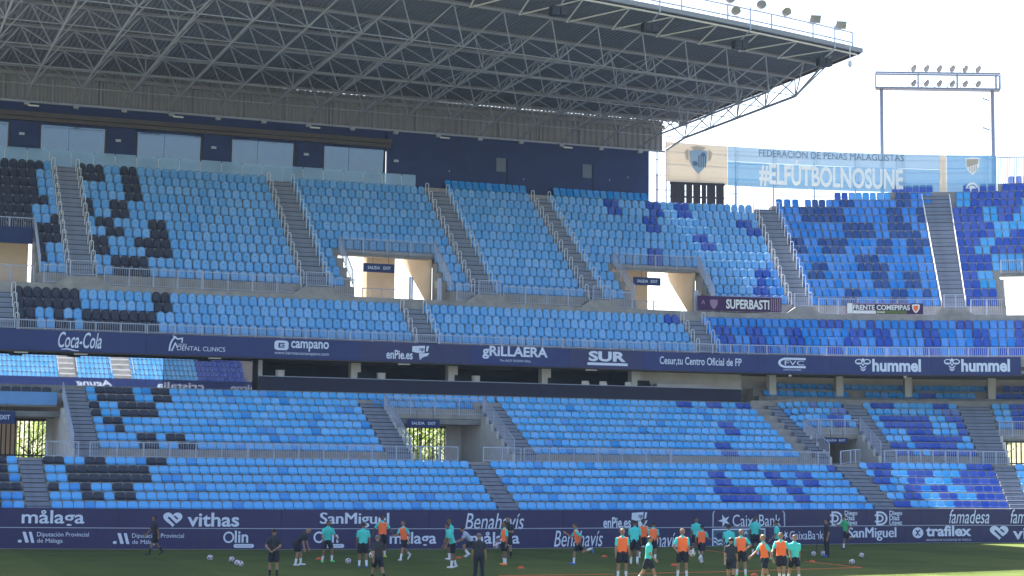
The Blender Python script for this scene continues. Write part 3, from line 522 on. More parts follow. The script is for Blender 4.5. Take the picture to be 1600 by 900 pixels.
wall(-1, 36.2, WY - .30, WY + .0, 26.50, 26.746, 'brown', 'awning_roll')
wall(-1, 36.2, 119.25, WY + .6, 22.3, 23.15, 'concrete', 'terrace_floor')
for x, zc in ((44.2, 25.9), (50.95, 25.9)):
    wall(x, x + .72, WY - .04, WY - .002, zc - .5, zc + .5, 'shutter_grey', 'shutter')
    wall(x + .8, x + .9, WY - .03, WY - .003, 24.2, zc + .5, 'navy_dark', 'pipe')
for x, z in ((40.6, 25.1), (46.3, 24.9), (53.1, 25.3), (54.6, 25.6)): wall(x, x + .05, WY - .012, WY - .003, z, z + .14, 'print_grey', 'scuff')
# corrugated grey cladding between wall and roof
b = MB(); pts = []
x = -2.0; k = 0
while x < 57.6:
    pts.append((x, 120.0 + (0.0 if k % 4 in (0, 1) else .10))); x += .12; k += 1
b.loops([[(px, py, 27.80) for px, py in pts], [(px, py, 30.165) for px, py in pts]], close=False, caps=False)
b.build('cladding_sheet', 'cladding', rear)
wall(-2, 57.6, 119.72, 119.98, 29.55, 29.80, 'purlin', 'edge_beam')
wall(-2, 57.6, 119.66, 119.78, 27.72, 27.86, 'steel', 'edge_beam')
for x in np.arange(0.2, 57, 3.16):
    b = MB(); b.box(x, x + .12, 119.86, 119.98, 27.87, 29.54); b.build('cladding_post', 'purlin', rear)
# glass parapet in front of the boxes: one pane per thing part
gp = empty('glass_parapet', 'pale clear glass parapet in front of the box windows', 'parapet')
x = 0.0
while x < 37.9:
    w = min(1.40, 37.95 - x)
    b = MB(); b.box(x + .02, x + w - .02, 119.20, 119.225, 23.12, 24.62); b.build('pane', 'rail_glass', gp)
    b = MB(); b.box(x - .025, x + .025, 119.23, 119.28, 23.1, 24.5); b.build('post', 'rail_white', gp)
    x += 1.42
b = MB(); b.box(0, 37.95, 119.19, 119.29, 23.06, 23.12); b.build('bottom_rail', 'rail_white', gp)

# ------------------------------------------------------------------ navy fascia with adverts
def fpoint(t, s, Y, z): return pos(t, s, Y, z)

# ------------------------------------------------------------------ roof
roof = empty('grandstand_roof', 'dark cantilever roof with a grey steel space frame underneath', 'roof')
XR, XE = 57.75, 59.1
def yf(x): return 85.4 + x * x / 368.0
ZT, ZB, YB = 30.05, 28.35, 116.7
# corrugated sheet, ribs running from back to front
b = MB(); top = []; x = -3.0; k = 0
while x < XE:
    top.append((x, 30.20 if k % 4 in (0, 1) else 30.27)); x += .075; k += 1
for dz_, rev in ((0, 0), (.12, 1)):
    fr = [(px, yf(px) - .05, pz + dz_) for px, pz in top]; bk = [(px, 120.35, pz + dz_) for px, pz in top]
    b.loops([bk, fr] if rev else [fr, bk], close=False, caps=False)
b.build('roof_sheet', 'sheet', roof)
NBX = [11.25 + 3.16 * i for i in range(-4, 15)]
NT = [NBX[0] - 1.58 + 3.16 * i for i in range(len(NBX) + 1)]
def yn(j, x): return YB - j * (YB - yf(x)) / 5.5
# purlins: one beam per row, following the curve of the front edge
for j in range(-1, 5):
    b = MB(); xs = [-3.0 + (XE + 3.0) * i / 24 for i in range(25)]; q = j + .5
    b.loops([[(x, yn(q, x) - .10, ZT - .02), (x, yn(q, x) + .10, ZT - .02), (x, yn(q, x) + .10, ZT + .17), (x, yn(q, x) - .10, ZT + .17)] for x in xs])
    b.build('purlin', 'purlin', roof)
    b = MB(); b.path([(x, yn(q, x) - .24, ZT - .03) for x in xs], .05, 5); b.build('purlin_tube', 'steel', roof)
# front edge: gutter and twin tubes
b = MB(); xs = [-3.0 + (XE + 3.1) * i / 30 for i in range(31)]
b.loops([[(x, yf(x) - .22, 30.10), (x, yf(x) - .06, 30.10), (x, yf(x) - .06, 30.37), (x, yf(x) - .22, 30.37)] for x in xs]); b.build('gutter', 'gutter', roof)
b = MB(); b.path([(x, yf(x) + .28, ZT) for x in xs], .06, 6); b.build('edge_tube', 'white_paint', roof)
b = MB(); b.bar((XE, yf(XE), 30.2), (XE, 120.3, 30.2), .12, .3); b.build('verge_trim', 'brown', roof)
# trusses: each bottom chord with the bars that hang it from the purlins
for i, xb in enumerate(NBX + [XR]):
    tr = bpy.data.objects.new('truss', None); link(tr, roof)
    end = i == len(NBX)
    nodes = [Vector((xb, yn(j, xb), ZB)) for j in range(5)]
    wallp = Vector((xb, 119.75, 27.95)); rr = .085 if end else .07
    strut('bottom_chord', wallp, nodes[0], rr, 'steel', tr)
    for a, c in zip(nodes[:-1], nodes[1:]): strut('bottom_chord', a, c, rr, 'steel', tr)
    for sx in ((NT[-1], XE - .1) if end else (NT[i], NT[i + 1])):
        for j in range(5):
            strut('brace', nodes[j], (sx, yn(j - .5, sx), ZT), .043, 'steel', tr)
            strut('brace', nodes[j], (sx, yn(j + .5, sx), ZT), .043, 'steel', tr)
    if end: strut('bottom_chord', nodes[4], (xb, yn(5.1, xb), ZT), rr, 'steel', tr)
    elif i % 3 == 0:
        for j in (1, 3):
            m_ = nodes[j] + Vector((0, 0, 1.1))
            strut('hanger', nodes[j], m_, .035, 'steel', tr)
            for q in (-.5, .5): strut('hanger', m_, (xb - 1.58, yn(j + q, xb), ZT), .03, 'steel', tr); strut('hanger', m_, (xb + 1.58, yn(j + q, xb), ZT), .03, 'steel', tr)
for j in range(5):
    b = MB(); b.path([(x, yn(j, x), ZB) for x in NBX + [XR]], .034, 5); b.build('tie_tube', 'steel', roof)
for i, xt in enumerate(NT[1:]):
    tr = bpy.data.objects.new('edge_bracing', None); link(tr, roof)
    e = Vector((xt, yf(xt) + .28, ZT))
    for sx in (xt + 1.0, xt - 2.1):
        if -3 < sx < XE: strut('edge_brace', e, (sx, yn(4.5, sx), ZT - .05), .045, 'white_paint', tr)
# bearings on the wall
for i, xb in enumerate(NBX):
    ubox('bearing', (xb, 119.6, 27.62), (.34, .3, .2), 0, 'steel', roof)
    if i % 3 == 1: ubox('tube_lamp', (xb + .4, 119.3, 27.45), (.7, .16, .09), 0, 'white_paint', roof)
# loudspeakers on poles under the front edge
SPK = (24.3, 30.5, 36.7, 42.9, 49.6, 56.5)
for n, xs_ in enumerate(SPK):
    e = empty('loudspeaker', 'black twin loudspeaker hung under the roof edge, %s from the roof corner' % nth(len(SPK) - n), 'loudspeaker', 'loudspeakers along the roof edge')
    y = yf(xs_) + .7
    b = MB(); b.box(xs_ - .48, xs_ - .02, y - .25, y + .25, 29.0, 29.5); b.build('cabinet', 'black', e)
    b = MB(); b.obox((xs_ + .02, y - .25, 29.02), (.42, .08, 0), (0, .5, 0), (0, 0, .46)); b.build('cabinet', 'black', e)
    b = MB(); b.tube((xs_, y, 29.5), (xs_ + .1, yf(xs_) - .35, 29.95), .04); b.tube((xs_ + .1, yf(xs_) - .35, 29.95), (xs_ + .1, yf(xs_) - .35, 31.3), .045); b.build('pole', 'rail', e)
# light gantry along the front edge
ga = empty('light_gantry', 'pale tubular railing standing on the front edge of the roof', 'railing')
xs = [14 + (XE - .9 - 14) * i / 26 for i in range(27)]
for zz, nm in ((30.55, 'rail_tube'), (31.18, 'rail_tube')):
    b = MB(); b.path([(x, yf(x) - .3, zz) for x in xs], .05, 6); b.build(nm, 'rail', ga)
for i, x in enumerate(xs):
    if i % 2 == 0:
        b = MB(); b.tube((x, yf(x) - .3, 30.3), (x, yf(x) - .3, 31.18), .05); b.tube((x - .75, yf(x - .75) - .1, 30.4), (x, yf(x) - .3, 31.05), .015, n=4); b.build('post', 'rail', ga)
def floodlight(loc, yaw, pitch, kind, label, group):
    e = empty('floodlight', label, 'floodlight', group)
    b = MB()
    if kind == 'round':
        prof = [(.0, -.24), (.10, -.24), (.13, -.12), (.28, .02), (.30, .06)]
        n = 14; b.loops([[(r * cos(2 * pi * k / n), y, r * sin(2 * pi * k / n)) for k in range(n)] for r, y in prof[1:]])
    else:
        b.loops([[(-.16, -.2, -.12), (.16, -.2, -.12), (.16, -.2, .12), (-.16, -.2, .12)], [(-.33, .04, -.26), (.33, .04, -.26), (.33, .04, .26), (-.33, .04, .26)]])
    body = fixn(b.build('housing', 'lamp_body', e))
    g = MB(); n = 14
    if kind == 'round': g.add([(.275 * cos(2 * pi * k / n), .075, .275 * sin(2 * pi * k / n)) for k in range(n)] + [(0, .10, 0)], [(k, (k + 1) % n, n) for k in range(n)])
    else: g.add([(-.29, .055, -.22), (.29, .055, -.22), (.29, .055, .22), (-.29, .055, .22)], [(0, 1, 2, 3)])
    g.build('lens', 'lamp_glass', e)
    s = MB(); s.path([(-.34, .0, 0), (-.34, -.05, -.38), (.34, -.05, -.38), (.34, .0, 0)], .022, 5); s.build('bracket', 'lamp_body', e)
    e.location = loc; e.rotation_euler = (pitch, 0, yaw)
    return e
FL = [(46.2, 31.6, 'round', -40), (48.2, 31.6, 'round', -30), (48.6, 30.95, 'round', -30), (50.6, 31.65, 'round', -60), (52.6, 31.55, 'round', -20), (55.0, 31.5, 'square', -45), (57.2, 31.5, 'square', -45)]
for n, (x, z, kd, yw) in enumerate(FL):
    floodlight((x, yf(x) - .3, z), R(180 + yw * .3), R(-38), kd, '%s floodlight on the roof gantry, %s from its end' % ('round' if kd == 'round' else 'square', nth(len(FL) - n)), 'floodlights on the roof gantry')
cm = empty('dome_camera', 'small white dome camera hanging below the roof corner', 'camera')
b = MB(); b.tube((57.9, yf(57.9) - .4, 31.5), (57.9, yf(57.9) - .4, 29.3), .03); b.build('drop_pole', 'rail_white', cm)
b = MB(); b.tube((57.9, yf(57.9) - .4, 29.32), (57.9, yf(57.9) - .4, 29.05), .11, .13, 10); b.tube((57.9, yf(57.9) - .4, 29.05), (57.9, yf(57.9) - .4, 28.93), .13, .05, 10); b.build('dome', 'rail_white', cm)
# ------------------------------------------------------------------ seats
def strip_mesh(outline, inner, yo, yi, th, inner2=None, y2=0):
    """shield shape from an outline in (x,z): rim ring, raised or sunk field, back face"""
    n = len(outline); v = []; f = []
    for x, z in outline: v.append((x, yo(x, z), z))
    for x, z in inner: v.append((x, yi(x, z), z))
    for x, z in outline: v.append((x, yo(x, z) + th, z))
    for i in range(n):
        j = (i + 1) % n
        f.append((i, j, n + j, n + i)); f.append((j, i, 2 * n + i, 2 * n + j))
    f.append(tuple(range(n, 2 * n))); f.append(tuple(range(3 * n - 1, 2 * n - 1, -1)))
    return v, f
def scale_in(o, k, cz): return [(x * k, cz + (z - cz) * k) for x, z in o]
def seat_L():
    prof = [(-.05, .03, .46), (-.07, .105, .49), (.10, .10, .50), (.20, .14, .50), (.245, .27, .50), (.275, .385, .475), (.28, .425, .39)]
    xs = [-1, -.62, 0, .62, 1]
    v = []; f = []
    for th in (0, 1):
        for (y, z, w) in prof:
            for u in xs:
                e = (abs(u)) ** 2
                yy = y - (0.03 * e if z > .2 else 0) + (.02 if th else 0); zz = z + (.02 * e if z < .2 and y > -.07 else 0) - (.018 if th else 0) - (.02 * e if z > .36 else 0)
                v.append((u * w / 2, yy, zz))
    nx = len(xs); npf = len(prof); o = nx * npf
    for a in range(npf - 1):
        for c in range(nx - 1):
            q = (a * nx + c, a * nx + c + 1, (a + 1) * nx + c + 1, (a + 1) * nx + c)
            f.append(q); f.append(tuple(o + i for i in q[::-1]))
    for a in range(npf - 1):
        f.append((a * nx, (a + 1) * nx, o + (a + 1) * nx, o + a * nx)); k = nx - 1
        f.append(((a + 1) * nx + k, a * nx + k, o + a * nx + k, o + (a + 1) * nx + k))
    for c in range(nx - 1):
        f.append((c + 1, c, o + c, o + c + 1)); a = (npf - 1) * nx
        f.append((a + c, a + c + 1, o + a + c + 1, o + a + c))
    return v, f, []
def seat_U():
    out = [(-.19, .06), (.19, .06), (.225, .14), (.235, .30), (.23, .44), (.19, .56), (.11, .635), (0, .66), (-.11, .635), (-.19, .56), (-.23, .44), (-.235, .30), (-.225, .14)]
    inn = scale_in(out, .80, .34)
    base = lambda x, z: .16 + .22 * (z - .06) + .05 * (x / .23) ** 2
    v, f = strip_mesh(out, inn, base, lambda x, z: base(x, z) - .05 - .02 * (z < .3), .03)
    k = len(v)
    y = base(0, .40) - .058
    v += [(-.05, y, .40), (.05, y, .40), (.05, y, .42), (-.05, y, .42)]; f.append((k, k + 1, k + 2, k + 3))
    v = [(x * 1.09, y, z * 1.12) for x, y, z in v]
    return v, f, [len(f) - 1]
def seat_C():
    out = [(-.19, .04), (.19, .04), (.215, .09), (.205, .50), (.18, .56), (.10, .58), (-.10, .58), (-.18, .56), (-.205, .50), (-.215, .09)]
    inn = scale_in(out, .80, .29)
    base = lambda x, z: .12 + .30 * (z - .04)
    v, f = strip_mesh(out, inn, base, lambda x, z: base(x, z) + (.055 if z > .2 else -.05), .05)
    v = [(x * 1.12, y, z * 1.12) for x, y, z in v]
    return v, f, []
SEATM = {'L': seat_L(), 'U': seat_U(), 'C': seat_C()}
SEATS = []           # tier,row,s,type,colour,block,index
def colour(t, i, s):
    c = 'k'
    if t == 'G': c = 'm' if s < 71.9 else 'r'
    if t == 'G' and i == 0 and 67.6 < s < 68.6: c = 'r'
    for a, b_, k in COL.get(t, {}).get(i, ()):
        if a <= s <= b_: c = k
    return c
def walk(t, i, s0, s1, blk, pitch=.533):
    Y, z = rowYZ(t, i); Xc, Cy = TIER[t][0]; k = (Y - Cy) / RR
    Ls = max(0, min(s1, Xc) - s0); Lc = max(0, s1 - max(s0, Xc)) * k
    n = max(1, int((Ls + Lc) / pitch + .25)); st = (Ls + Lc) / n
    for q in range(n):
        d = (q + .5) * st
        s = s0 + d if d <= Ls else max(s0, Xc) + (d - Ls) / k
        if t == 'U' and i < 4 and any(a - .12 < s < c + .12 for a, c in U_H): continue
        ty = 'L' if t in 'FBG' else ('C' if (t == 'A' and s > 52.3) or (t == 'U' and (s > 57.7 or i >= 12)) else 'U')
        c = colour(t, i, s)
        if c == 'k' and t in 'FB' and random.random() < .095: c = 'm'
        if ty == 'U' and c == 'k': c = 'p'
        SEATS.append((t, i, s, ty, c, blk, q + 1))
F_BLK[0] = (1.0, F_BLK[0][1]); U_BLK[0] = (1.0, U_BLK[0][1])
for k, (a, c) in enumerate(F_BLK):
    for i in range(6): walk('F', i, a, c, k)
for k, (a, c) in enumerate(B_BLK):
    for i in range(8): walk('B', i, a, c, k)
walk('B', 6, *B_TOP2[0], 5); walk('B', 7, *B_TOP1[0], 5)
for i in range(4, 8): walk('B', i, *B_V2[0], 6); walk('B', i, *B_V3[0], 7)
for k, (a, c) in enumerate(A_BLK):
    for i in range(4): walk('A', i, a, c, k)
for k, (a, c) in enumerate(U_BLK):
    for i in range(12): walk('U', i, a, c, k)
for i, L in U_EXTRA.items():
    for a, c in L: walk('U', i, a, c, 9, .52)
for i, L in G.items():
    for a, c in L: walk('G', i, a, c, 0)
def seat_xf(t, i, s):
    Y, z = rowYZ(t, i)
    if t == 'U' and i == 12 and s < 57: Y -= .5
    return pos(t, s, Y, z), -ang(t, s)
def pxy(p):
    d = p - CAM; w = d.dot(fwd); return (800 + 2800 * d.dot(rgt) / w, 450 - 2800 * d.dot(upv) / w)
cand = sorted((s for s in SEATS if -4 < pxy(seat_xf(*s[:3])[0])[0] < 1604), key=lambda s: (seat_xf(*s[:3])[0] - CAM).dot(fwd))
NEAR = set(id(s) for s in cand[:300])
_sm = {}
def seat_mesh(ty, c):
    if (ty, c) not in _sm:
        v, f, sl = SEATM[ty]
        me = bpy.data.meshes.new('seat_' + ty); me.from_pydata(v, [], f); me.materials.append(M['seat_' + c]); me.materials.append(M['slot'])
        for q in sl: me.polygons[q].material_index = 1
        me.update(); _sm[(ty, c)] = me
    return _sm[(ty, c)]
CN = {'k': 'sky blue', 'n': 'dark navy', 'm': 'medium blue', 'r': 'royal blue', 'c': 'cyan blue', 'a': 'azure', 'd': 'deep blue', 'l': 'lavender blue', 'p': 'pale blue'}
BLKN = ['before the first stairs', 'after the first stairs', 'after the second stairs', 'after the third stairs', 'after the fourth stairs']
bv, bf, bm_ = [], [], []
CI = {k: i for i, k in enumerate('knmrcadlp')}
rs = random.Random(5)
for s in SEATS:
    t, i, sv, ty, c, blk, q = s
    p, a = seat_xf(t, i, sv)
    jit = rs.uniform(-.02, .02)
    if id(s) in NEAR:
        o = bpy.data.objects.new('stadium_seat', seat_mesh(ty, c)); o.location = p; o.rotation_euler = (0, 0, a + jit); link(o)
        tag(o, '%s plastic seat, %s row above the boards, %s seat %s' % (CN[c], nth(i + 1), nth(q), BLKN[blk]), 'seat', 'seats in the front rows of the lower stand')
        continue
    v, f, sl = SEATM[ty]; k = len(bv); ca, sa = cos(a + jit), sin(a + jit)
    bv += [(p.x + x * ca - y * sa, p.y + x * sa + y * ca, p.z + z) for x, y, z in v]
    for n, fc in enumerate(f):
        bf.append(tuple(k + w for w in fc)); bm_.append(9 if n in sl else CI[c])
me = bpy.data.meshes.new('stadium_seats'); me.from_pydata(bv, [], bf)
for k in 'knmrcadlp': me.materials.append(M['seat_' + k])
me.materials.append(M['slot']); me.polygons.foreach_set('material_index', bm_); me.update()
tag(link(bpy.data.objects.new('stadium_seats', me)), 'blue and navy seats filling the upper and farther rows', 'seats', kind='stuff')
# dark seats on the platform over the first vomitory
for k in range(14):
    x = 4.2 + k * .56
    o = bpy.data.objects.new('platform_seat', seat_mesh('L', 'n')); o.location = (x, 103.95, 7.99); o.scale = (1.05, 1, 1.05); link(o)
    tag(o, 'dark navy seat on the platform above blue parapet, %s from its end' % nth(14 - k), 'seat', 'seats on the platform above the blue parapet')

# ------------------------------------------------------------------ hoop handrails beside the stairs
hb = MB(); w = .11
pts = [(-w, 0, -.05), (-w, 0, .80)] + [(-w * cos(q), 0, .80 + .11 * sin(q)) for q in (pi * .25, pi * .5, pi * .75)] + [(w, 0, .80), (w, 0, -.05)]
hb.path(pts, .026, 6)
hoop_me = hb.mesh('hoop', 'rail_white')
def hoops(t, s, rows, name, off=.0):
    rows = list(rows)
    for n, i in enumerate(rows):
        Y, z = rowYZ(t, i); p = pos(t, s, Y - .15, z)
        o = bpy.data.objects.new('hoop_handrail', hoop_me); o.location = p; o.rotation_euler = (0, 0, -ang(t, s)); link(o)
        tag(o, 'white hoop handrail, %s from the bottom, %s' % (nth(n + 1), name), 'handrail', 'hoop handrails beside the stairs')
for k, (a, c) in enumerate(U_ST[:5]):
    hoops('U', a - .02, range(12), 'left side of %s upper stairs' % nth(k + 1)); hoops('U', c + .02, range(12), 'right side of %s upper stairs' % nth(k + 1))
for k, (a, c) in enumerate(A_ST):
    if k: hoops('A', a - .02, range(4), 'left side of %s balcony stairs' % nth(k + 1))
    hoops('A', c + .02, range(4), 'right side of %s balcony stairs' % nth(k + 1))
# solid white stringers beside the corner stairs
for q, s in enumerate((U_ST[5][0] - .03, U_ST[5][1] + .03)):
    b = MB()
    for i in range(13):
        Y, z = rowYZ('U', i); b.bar(pos('U', s, Y, z + .45), pos('U', s, Y + .9, z + 1.15), .05, .07)
        b.bar(pos('U', s, Y, z), pos('U', s, Y, z + .48), .05)
        b.bar(pos('U', s, Y, z + .2), pos('U', s, Y + .9, z + .9), .04, .05)
    tag(b.build('stair_handrail', 'rail_white'), 'long white handrail on the %s side of the corner stairs' % ('near', 'far')[q], 'handrail')

# ------------------------------------------------------------------ railings
def railing(label, P0, P1, h=1.0, gap=.13, post=1.45, m='rail', lift=0, name='railing', cat='railing', group=None, posts=True, r=.03):
    """straight railing from P0 to P1 (feet), bars upright"""
    e = empty(name, label, cat, group); P0 = Vector(P0); P1 = Vector(P1); d = P1 - P0; L = d.length
    u = Vector((0, 0, 1))
    b = MB(); b.bar(P0 + u * h, P1 + u * h, .05, .05); b.build('top_rail', m, e)
    b = MB(); b.bar(P0 + u * .10, P1 + u * .10, .035, .035); b.build('bottom_rail', m, e)
    n = max(1, round(L / post))
    for k in range(n + 1):
        p = P0 + d * (k / n); b = MB(); b.box(p.x - .028, p.x + .028, p.y - .028, p.y + .028, p.z, p.z + h + .02); b.build('post', m, e)
    b = MB(); k = gap
    while k < L - gap * .5:
        p = P0 + d * (k / L); b.obox(p + Vector((-.009, -.009, .1)), (.018, 0, 0), (0, .018, 0), (0, 0, h - .1)); k += gap
    if b.v: tag(b.build('balusters', m, e), kind='stuff')
    return e
def rail_s(label, t, s0, s1, Y, z, h=1.0, **kw):
    """railing along a row; in the corner split into short bays"""
    Xc = TIER[t][0][0]
    if s1 <= Xc: return railing(label, pos(t, s0, Y, z), pos(t, s1, Y, z), h, **kw)
    e = empty('railing', label, 'railing', kw.get('group')); m = kw.get('m', 'rail')
    ss = samples(t, s0, s1, 1.0); gap = kw.get('gap', .13)
    bt = MB(); bl = MB(); bb = MB(); u = Vector((0, 0, 1))
    for a, c in zip(ss[:-1], ss[1:]):
        p, q = pos(t, a, Y, z), pos(t, c, Y, z)
        bt.bar(p + u * h, q + u * h, .05); bl.bar(p + u * .1, q + u * .1, .035)
        L = (q - p).length; k = gap / 2
        while k < L: 
            w = p + (q - p) * (k / L); bb.obox(w + Vector((-.009, -.009, .1)), (.018, 0, 0), (0, .018, 0), (0, 0, h - .1)); k += gap
        b = MB(); b.box(p.x - .028, p.x + .028, p.y - .028, p.y + .028, p.z, p.z + h + .02); b.build('post', m, e)
    bt.build('top_rail', m, e); bl.build('bottom_rail', m, e); tag(bb.build('balusters', m, e), kind='stuff')
    return e
RB = 'railings of the lower walkway'
zw = 4.45
for lab, a, c in (('pale railing on the lower walkway under the dark seat pattern', 13.0, 21.42), ('pale railing on the lower walkway before the middle vomitory', 21.5, 31.3),
                  ('pale railing across the mouth of the middle lower vomitory', 31.35, 33.55), ('pale railing just past the stairs below the middle vomitory', 35.1, 37.4),
                  ('pale railing on the lower walkway past the middle vomitory', 37.6, 46.92), ('pale railing on the lower walkway before the corner stairs', 47.0, 57.95),
                  ('short pale railing at the mouth of the corner vomitory', 58.8, 60.35), ('pale railing on the lower walkway below the corner block', 62.2, 71.3),
                  ('pale railing across the mouth of the first lower vomitory', 10.75, 12.4)):
    rail_s(lab, 'F', a, c, 96.75, zw, .85, group=RB)
RA = 'low railings on top of the navy fascia'
for k, (a, c) in enumerate(zip([1.0, 9.8, 17.0, 25.0, 33.35, 34.75, 43.0], [9.7, 16.9, 24.9, 33.2, 34.7, 42.9, 49.4])):
    rail_s('low pale railing on the navy fascia, %s length along' % nth(k + 1), 'A', a, c, 103.92, 11.64, .55, group=RA)
for k, (a, c) in enumerate(((49.6, 56.0), (56.1, 62.0), (62.1, 68.6))):
    rail_s('low pale railing on the corner fascia, %s length of three' % nth(k + 1), 'A', a, c, 103.92, 11.64, .62, group=RA)
RU = 'railings of the upper walkway'
for lab, a, c in (('pale railing on the upper walkway right of the first upper stairs', 15.0, 20.82), ('pale railing on the upper walkway before the second upper stairs', 20.9, 27.0),
                  ('pale railing on the upper walkway between second stairs and vomitory', 29.2, 30.4), ('pale railing on the upper walkway before the third upper stairs', 37.2, 38.4),
                  ('pale railing on the upper walkway between third and fourth stairs', 40.4, 46.4), ('pale railing on the upper walkway past the fourth upper stairs', 48.1, 49.6),
                  ('pale railing carrying the purple banner', 53.8, 56.9), ('pale railing carrying the white fan banner', 58.4, 63.8), ('pale railing past the corner stairs', 65.3, 66.7), ('pale railing before the first upper stairs', 11.5, 12.8)):
    rail_s(lab, 'U', a, c, 107.85, 14.70, 1.10, group=RU)
for k, (a, c) in enumerate(U_ST):
    rail_s('pale gate railing at the foot of the %s upper stairs' % nth(k + 1), 'U', a, c, 107.72, 15.2, .92, group='gate railings at the foot of the upper stairs')
RV = 'railings above the vomitories'
rail_s('pale railing over the middle upper vomitory', 'U', 30.5, 37.0, 111.98, 17.97, .95, group=RV)
rail_s('pale railing over the farther upper vomitory', 'U', 49.8, 53.65, 111.98, 17.97, .95, group=RV)
rail_s('pale railing over the first upper vomitory', 'U', 1.0, 11.25, 112.06, 18.3, .75, group=RV)
rail_s('pale railing over the corner upper vomitory', 'U', 66.8, 70.3, 111.98, 17.97, .95, group=RV)
rail_s('pale railing over the middle lower vomitory', 'B', 31.3, 37.5, 103.52, 7.28, 1.05, group=RV)
rail_s('pale railing over the corner lower vomitory', 'B', 58.9, 62.5, 101.74, 6.3, 1.0, group=RV)
rail_s('pale railing over the last lower vomitory', 'B', 71.5, 75.5, 101.74, 6.3, 1.0, group=RV)
def rake(label, t, s, Ya, za, Yb, zb, h=1.0, group='sloping railings beside the vomitories'):
    railing(label, pos(t, s, Ya, za), pos(t, s, Yb, zb), h, gap=.14, post=1.9, group=group)
rake('sloping railing on the near side of the middle lower vomitory', 'B', 31.2, 103.5, 7.5, 98.2, 4.8)
rake('sloping railing on the far side of the middle lower vomitory', 'B', 37.55, 103.5, 7.5, 98.2, 4.8)
rake('sloping railing on the near side of the corner lower vomitory', 'B', 58.78, 101.7, 6.4, 98.2, 4.8)
rake('sloping railing on the far side of the corner lower vomitory', 'B', 62.62, 101.7, 6.4, 98.2, 4.8)
rake('sloping railing on the far side of the first lower vomitory', 'B', 12.3, 103.5, 7.7, 98.2, 4.8, 1.0)
rake('sloping railing on the near side of the middle upper vomitory', 'U', 30.5, 112.0, 18.1, 108.5, 15.4)
rake('sloping railing on the far side of the middle upper vomitory', 'U', 37.0, 112.0, 18.1, 108.5, 15.4)
rake('sloping railing on the near side of the farther upper vomitory', 'U', 49.8, 112.0, 18.1, 108.5, 15.4)
rake('sloping railing on the far side of the farther upper vomitory', 'U', 53.65, 112.0, 18.1, 108.5, 15.4)
rake('sloping railing on the far side of the first upper vomitory', 'U', 11.32, 112.0, 18.1, 108.5, 15.4)
for lab, s0, s1, Y in (('thin railing crossing the middle upper passage', 32.4, 35.0, 113.0), ('thin railing crossing the farther upper passage', 50.4, 52.6, 113.0), ('thin railing crossing the first upper passage', 8.4, 11.0, 109.0)):
    rail_s(lab, 'U', s0, s1, Y, 14.7, 1.1, group='railings crossing the upper passages')
for q, s in enumerate((34.1, 36.0, 52.6, 53.4)):
    b = MB(); p = pos('U', s, 108.0, 14.6); b.box(p.x - .06, p.x + .06, p.y - .05, p.y + .05, p.z, p.z + 1.55); b.box(p.x + .10, p.x + .20, p.y - .05, p.y + .05, p.z, p.z + 1.55)
    tag(b.build('gate_post', 'rail'), 'pair of pale gate posts, %s along the upper walkway' % nth(q + 1), 'post', 'gate posts on the upper walkway')

# ------------------------------------------------------------------ gates inside the lower vomitories, seen as dark bars
for lab, s0, s1 in (('dark barred gate inside the middle lower vomitory', 31.5, 37.3), ('dark barred gate inside the first lower vomitory', 4.0, 12.1), ('dark barred gate inside the corner lower vomitory', 59.0, 62.4), ('dark barred gate inside the last lower vomitory', 71.6, 77.0)):
    e = empty('barred_gate', lab, 'gate', 'barred gates inside the lower vomitories')
    b = MB(); s = s0
    while s < s1:
        p = pos('B', s, 108.4, 4.45); b.box(p.x - .035, p.x + .035, p.y - .03, p.y + .03, p.z, p.z + 2.3); s += .26
    tag(b.build('bars', 'gate_dark', e), kind='stuff')
    b = MB(); b.bar(pos('B', s0, 108.4, 6.7), pos('B', s1, 108.4, 6.7), .06, .12); b.bar(pos('B', s0, 108.4, 4.6), pos('B', s1, 108.4, 4.6), .05, .08); b.build('frame', 'gate_dark', e)
swept('service_wall', 'B', 36.4, 37.4, 107.2, 107.35, 4.45, 7.0, 'plaster', lower)
swept('service_wall', 'B', 11.85, 12.2, 107.2, 107.35, 4.45, 7.0, 'plaster', lower)
swept('service_wall', 'B', 61.0, 62.4, 107.2, 107.35, 4.45, 7.0, 'plaster', lower)
swept('timber_screen', 'B', 32.2, 34.6, 112.0, 112.2, 4.45, 7.5, 'beige', lower)
swept('timber_screen', 'B', 6.0, 10.7, 112.0, 112.2, 4.45, 7.5, 'beige', lower)

# ------------------------------------------------------------------ flat print on curved surfaces
_tc = {}
def text_verts(s, bold):
    if (s, bold) in _tc: return _tc[(s, bold)]
    cu = bpy.data.curves.new('lettering', 'FONT'); cu.body = s; cu.offset = bold; cu.resolution_u = 4
    o = bpy.data.objects.new('lettering', cu); me = bpy.data.meshes.new_from_object(o)
    v = np.empty(len(me.vertices) * 3); me.vertices.foreach_get('co', v); v = v.reshape(-1, 3)[:, :2]
    f = [tuple(p.vertices) for p in me.polygons]
    bpy.data.objects.remove(o); bpy.data.meshes.remove(me); bpy.data.curves.remove(cu)
    _tc[(s, bold)] = (v, f)
    return v, f
def place(v, f, mapf, m, parent, name='lettering'):
    me = bpy.data.meshes.new(name); me.from_pydata([tuple(mapf(x, y)) for x, y in v], [], f); me.materials.append(M[m]); me.update()
    return link(bpy.data.objects.new(name, me), parent)
def norm(v, shear=0):
    v = np.array(v, float); v[:, 0] += shear * v[:, 1]
    lo = v.min(0); hi = v.max(0); return (v - lo) / (hi - lo)
def ell(cx, cy, rx, ry, n=20, a0=0, a1=2 * pi): return [(cx + rx * cos(a0 + (a1 - a0) * k / n), cy + ry * sin(a0 + (a1 - a0) * k / n)) for k in range(n)]
